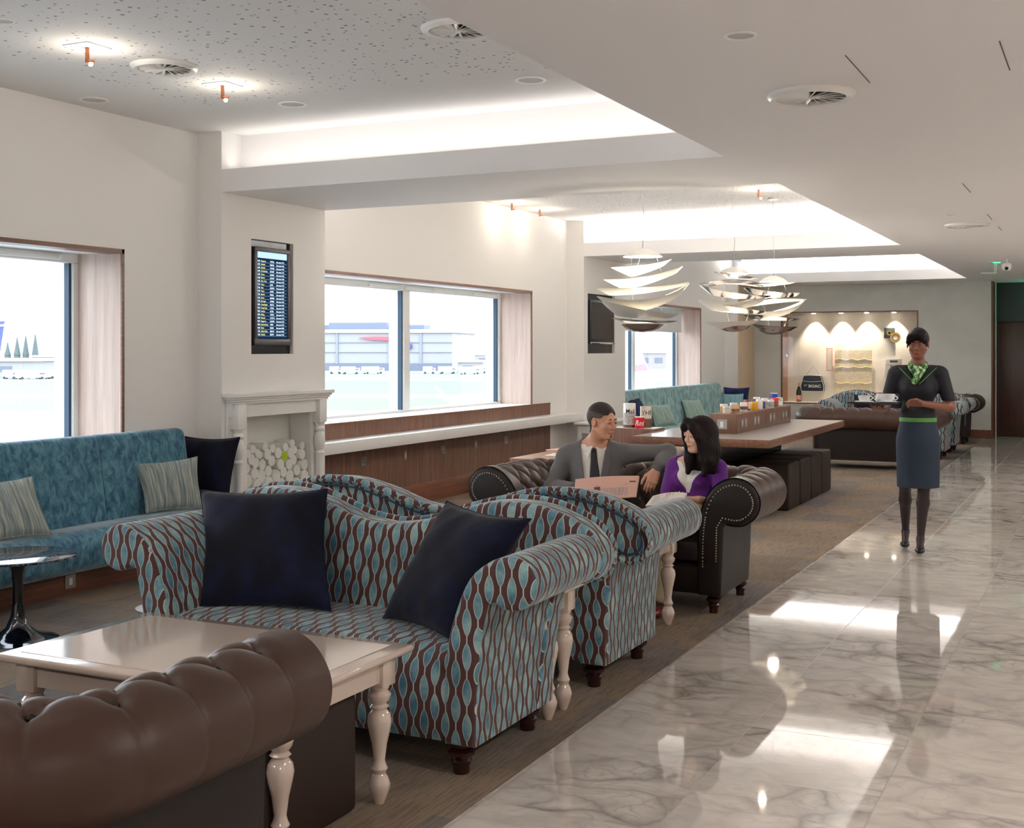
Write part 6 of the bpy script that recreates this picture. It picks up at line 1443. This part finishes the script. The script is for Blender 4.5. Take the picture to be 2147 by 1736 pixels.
# ---- the waitress
PW = (-1.305, 9.72, 0)
T_s = thing('person', 'waitress in dark navy uniform with green scarf and belt carrying a tray', 'person', PW)
o = Fr(PW, (.10,-.995,0)); hd = Fr(o(.0,.03,1.572), (.04,-.995,-.12)); hs = .98
bx = ((-1.84,9.12,0), (-.92,10.2,1.74)); BT = Field(*bx, .005)
def torso_s(F, t=0):
    F.ell(o(0,0,.90), (.145+t,.112+t,.13+t), o.R, .05); F.ell(o(0,.0,1.05), (.118+t,.088+t,.12+t), o.R, .05); F.ell(o(0,.0,1.24), (.138+t,.09+t,.13+t), o.R, .05)
    for q in (-1,1): F.ell(o(q*.058,.062,1.235), (.048+t,.042+t,.048+t), o.R, .05)
    F.cap(o(-.135,-.01,1.36), o(.135,-.01,1.36), .043+t, .043+t, .03); F.cap(o(-.07,-.01,1.38), o(0,-.01,1.42), .034, .038, .04); F.cap(o(.07,-.01,1.38), o(0,-.01,1.42), .034, .038, .04)
RS, RE, RW = tuple(o(-.168,-.01,1.35)), tuple(o(-.235,-.02,1.09)), tuple(o(-.265,.20,1.085))
LS, LE, LW = tuple(o(.168,-.01,1.35)), tuple(o(.235,-.01,1.095)), tuple(o(.03,.19,1.13))
torso_s(BT); BT.cap(RS, RE, .045, .041, .03); BT.cap(LS, LE, .045, .041, .03)
body = Field(*bx, .005); head(body, hd, hs, False, o(0,-.01,1.40), .045); torso_s(body, -.018)
for a, b, c in ((RS,RE,RW),(LS,LE,LW)): body.cap(a, b, .038, .034, .03); body.cap(b, c, .033, .023, .015)
LEGS = [[o(-.075,0,.90), o(-.095,-.02,.50), o(-.10,-.24,.11), o(-.10,-.13,.03)], [o(.075,0,.90), o(.045,.05,.50), o(.02,.06,.10), o(.02,.17,.035)]]
def legs_s(F, t):
    for hp, kn, an, toe in LEGS:
        F.cap(hp, kn, .072+t, .043+t, .03); cm = kn*.68+an*.32+o.y*-.018; F.cap(kn, cm, .040+t, .045+t, .02); F.cap(cm, an, .044+t, .023+t, .02); F.cap(an, toe, .028+t, .020+t, .012); F.cap(an, an+np.array((0,.0,-.03))-o.y*.02, .026+t, .022+t, .01)
legs_s(body, 0)
hand(body, RW, o.x*-.1+o.y*.9+o.z*.1, (0,0,1), 1, (6,8,6), .14, .92)
hand(body, LW, o.x*-.92+o.y*.32+o.z*.1, o.z*-.5+o.y*.6, 1, (20,35,25), .04, .92)
body.mesh('body', skin_d, T_s, 1, 400)
C_ = o.coords(BT); zz = C_[2]
dr = shell(BT, .008); dr = cut(dr, .985-zz+0*dr.d); dr = cut(dr, zz-1.415+0*dr.d); dr = cut(dr, np.minimum(.055+np.clip(zz-1.33,0,.1)*.3-np.sqrt(C_[0]**2+(C_[1]-.01)**2), zz-1.36)+0*dr.d); dr = cut(dr, np.minimum(.008+np.clip(zz-1.26, 0, .2)*.42-np.abs(C_[0]), np.minimum(C_[1], zz-1.26))+0*dr.d)
dr = cut(dr, np.minimum(np.abs(C_[0])-.17, 1.145-zz)+0*dr.d)
uni = flat('dark_navy_uniform_top', (12,13,22), .7, var=.1); dr.mesh('uniform_top', uni, T_s, 2, 200)
sk = MB()
def skf(u, v):
    g = 2*PI*u; z = 1.0-(1.0-.49)*v; a = .124+.036*min(1, v/.28)**.8-.012*max(0, v-.4); b = .098+.036*min(1, v/.28)**.8+.004*v; fo = 1+.022*v*math.sin(7*g+1)
    p = o(a*fo*math.cos(g), b*fo*math.sin(g)+.01*v, z); return (p[0]-PW[0], p[1]-PW[1], p[2])
sk.grid(skf, 64, 18, cu=True); sk.build('skirt', flat('slate_blue_skirt', (22,38,56), .75, var=.06), T_s, ang=80)
gb = flat('bright_green_belt', (78,136,60), .5); bt = MB()
def btf(u, v): g = 2*PI*u; p = o(.136*math.cos(g), .108*math.sin(g), .985+.032*v); return (p[0]-PW[0], p[1]-PW[1], p[2])
bt.grid(btf, 48, 2, cu=True).box(tuple(np.array(o(-.02,.108,.985))-np.array(PW)), tuple(np.array(o(.02,.114,1.017))-np.array(PW))); bt.build('belt', gb, T_s)
# scarf: collar ring plus two crossing tails
sc = Field((PW[0]-.16, PW[1]-.22, 1.22), (PW[0]+.16, PW[1]+.12, 1.47), .004)
for k in range(16):
    a0, a1 = 2*PI*k/16, 2*PI*(k+1)/16; sc.cap(o(.058*math.cos(a0), .056*math.sin(a0), 1.425-.02*math.sin(a0)), o(.058*math.cos(a1), .056*math.sin(a1), 1.425-.02*math.sin(a1)), .012, .012, .008)
sc.cap(o(-.06,.045,1.40), o(0,.10,1.30), .013, .011, .01); sc.cap(o(.06,.045,1.40), o(0,.10,1.30), .013, .011, .01); sc.ell(o(0,.075,1.385), (.035,.02,.03), o.R, .015); sc.cap(o(0,.09,1.37), o(-.02,.115,1.29), .016, .022, .01)
sp_ = NT('green_patterned_scarf'); _k = sp_.noise(sp_.oco(), 40, 3); sc.mesh('scarf', sp_.out(sp_.ramp(_k, [(.42, lin((28,72,40))), (.52, lin((96,160,70))), (.62, lin((196,206,180)))]), .6), T_s, 1)
tr_ = MB()
for q in (-1,1): tr_.tube([tuple(np.array(o(q*(.135-.125*k/10), .03+.085*math.sin(k/10*1.5), 1.395-.125*k/10))-np.array(PW)) for k in range(11)], .003, 5)
tr_.build('green_trim', gb, T_s)
shoe_b = flat('black_shoe_leather', (8,7,9), .4)
tg_ = Field(bx[0], (bx[1][0], bx[1][1], .62), .005); legs_s(tg_, .002); tg_.mesh('tights', flat('dark_plum_tights', (34,14,18), .55), T_s, 1, 200)
for hp, kn, an, toe in LEGS:
    F = Field(tuple(np.minimum(an, toe)-.08), tuple(np.maximum(an, toe)+.08), .004); d_ = (toe-an); F.cap(an+np.array((0,0,-.035))-o.y*.01, toe+np.array((0,0,-.0)), .032, .027, .02); F.ell(toe+o.y*.02, (.035,.055,.022), o.R, .02)
    CC = o.coords(F); F = cut(F, CC[2]-(.045+np.clip(toe[2]-.03,0,.1))+0*F.d); F = cut(F, .004-F.full()[2]+0*F.d); F.mesh('shoe', shoe_b, T_s, 1)
    hl_ = an+np.array((0,0,-.04)); 
hb_ = sub_box(body, tuple(hd(0,0,0)-.16), tuple(hd(0,0,0)+.16)); HC = hd.coords(hb_); s = hs
hr = Field.__new__(Field); hr.h, hr.lo, hr.ax = hb_.h, hb_.lo, hb_.ax; hr.d = np.full(hb_.d.shape, .2, np.float32)
he((0,-.026,.036), (.084,.102,.092)); he((0.01,.045,.092), (.058,.05,.034)); he((0,-.11,.03), (.045,.04,.045))
lock([(.01,.085,.085),(-.05,.082,.06),(-.07,.06,.02)], [.016,.016,.012]); lock([(.01,.085,.085),(.045,.085,.06),(.066,.066,.03)], [.016,.016,.012]); he((0,.12,-.045), (.060,.075,.092), .012, 'sub'); hr.d = np.maximum(hr.d, (-.06-HC[2]).astype(np.float32)+0*hr.d)
hr.mesh('hair', hair_bk, T_s, 1, 100)
for q in (-1,1): patch(hb_, T_s, 'eyebrow', hair_bk, .004, ellf(HC, (q*.030,.092,.027), (.02,.02,.004)))
patch(hb_, T_s, 'lips', flat('dark_rose_lips', (150,58,56), .4), .002, ellf(HC, (0,.088,-.057), (.017,.012,.0075)))
eyes(hd, hs, T_s)
# tray and crockery
tc_ = o(-.30,.30,1.128)
t = thing('serving_tray', 'round black serving tray held up by the waitress', 'tray', tuple(tc_))
MB().lathe([(.001,0),(.185,0),(.20,.016),(.196,.017),(.182,.005),(.001,.005)], n=48).build('tray_body', M['blackp'], t)
china = flat('white_china', (240,240,238), .15)
def cup(x, y, label, r=.042, hh=.06):
    p = o(x, y, 0); t = thing('cup_and_saucer', label, 'cup', (p[0], p[1], 1.1335), 0, 'cups on the tray')
    MB().lathe([(.001,0),(.04,0),(.072,.012),(.07,.014),(.038,.004),(.001,.004)], n=36).build('saucer', china, t)
    MB().lathe([(.024,.005),(.030,.012),(r,.03),(r*1.12,hh),(r*1.06,hh),(r*.9,.03),(.001,.012)], n=32).build('cup', china, t)
    MB().tube([(r*.95+.024*math.sin(PI*k/8), 0, .022+.034*k/8) for k in range(9)], .0045, 8).build('handle', china, t)
cup(-.20, .30, 'white cup and saucer on the tray nearest the waitress', .047, .068); cup(-.37, .33, 'white cup and saucer on the outer side of the tray', .04, .055)
p = o(-.27,.19,0); t = thing('milk_jug', 'small white jug at the back of the waitress tray', 'jug', (p[0], p[1], 1.1335)); MB().lathe([(.022,0),(.028,.01),(.032,.03),(.022,.055),(.024,.066)], n=24).build('jug_body', china, t); MB().tube([(-.024-.018*math.sin(PI*k/8), 0, .015+.036*k/8) for k in range(9)], .0035, 6).build('handle', china, t)
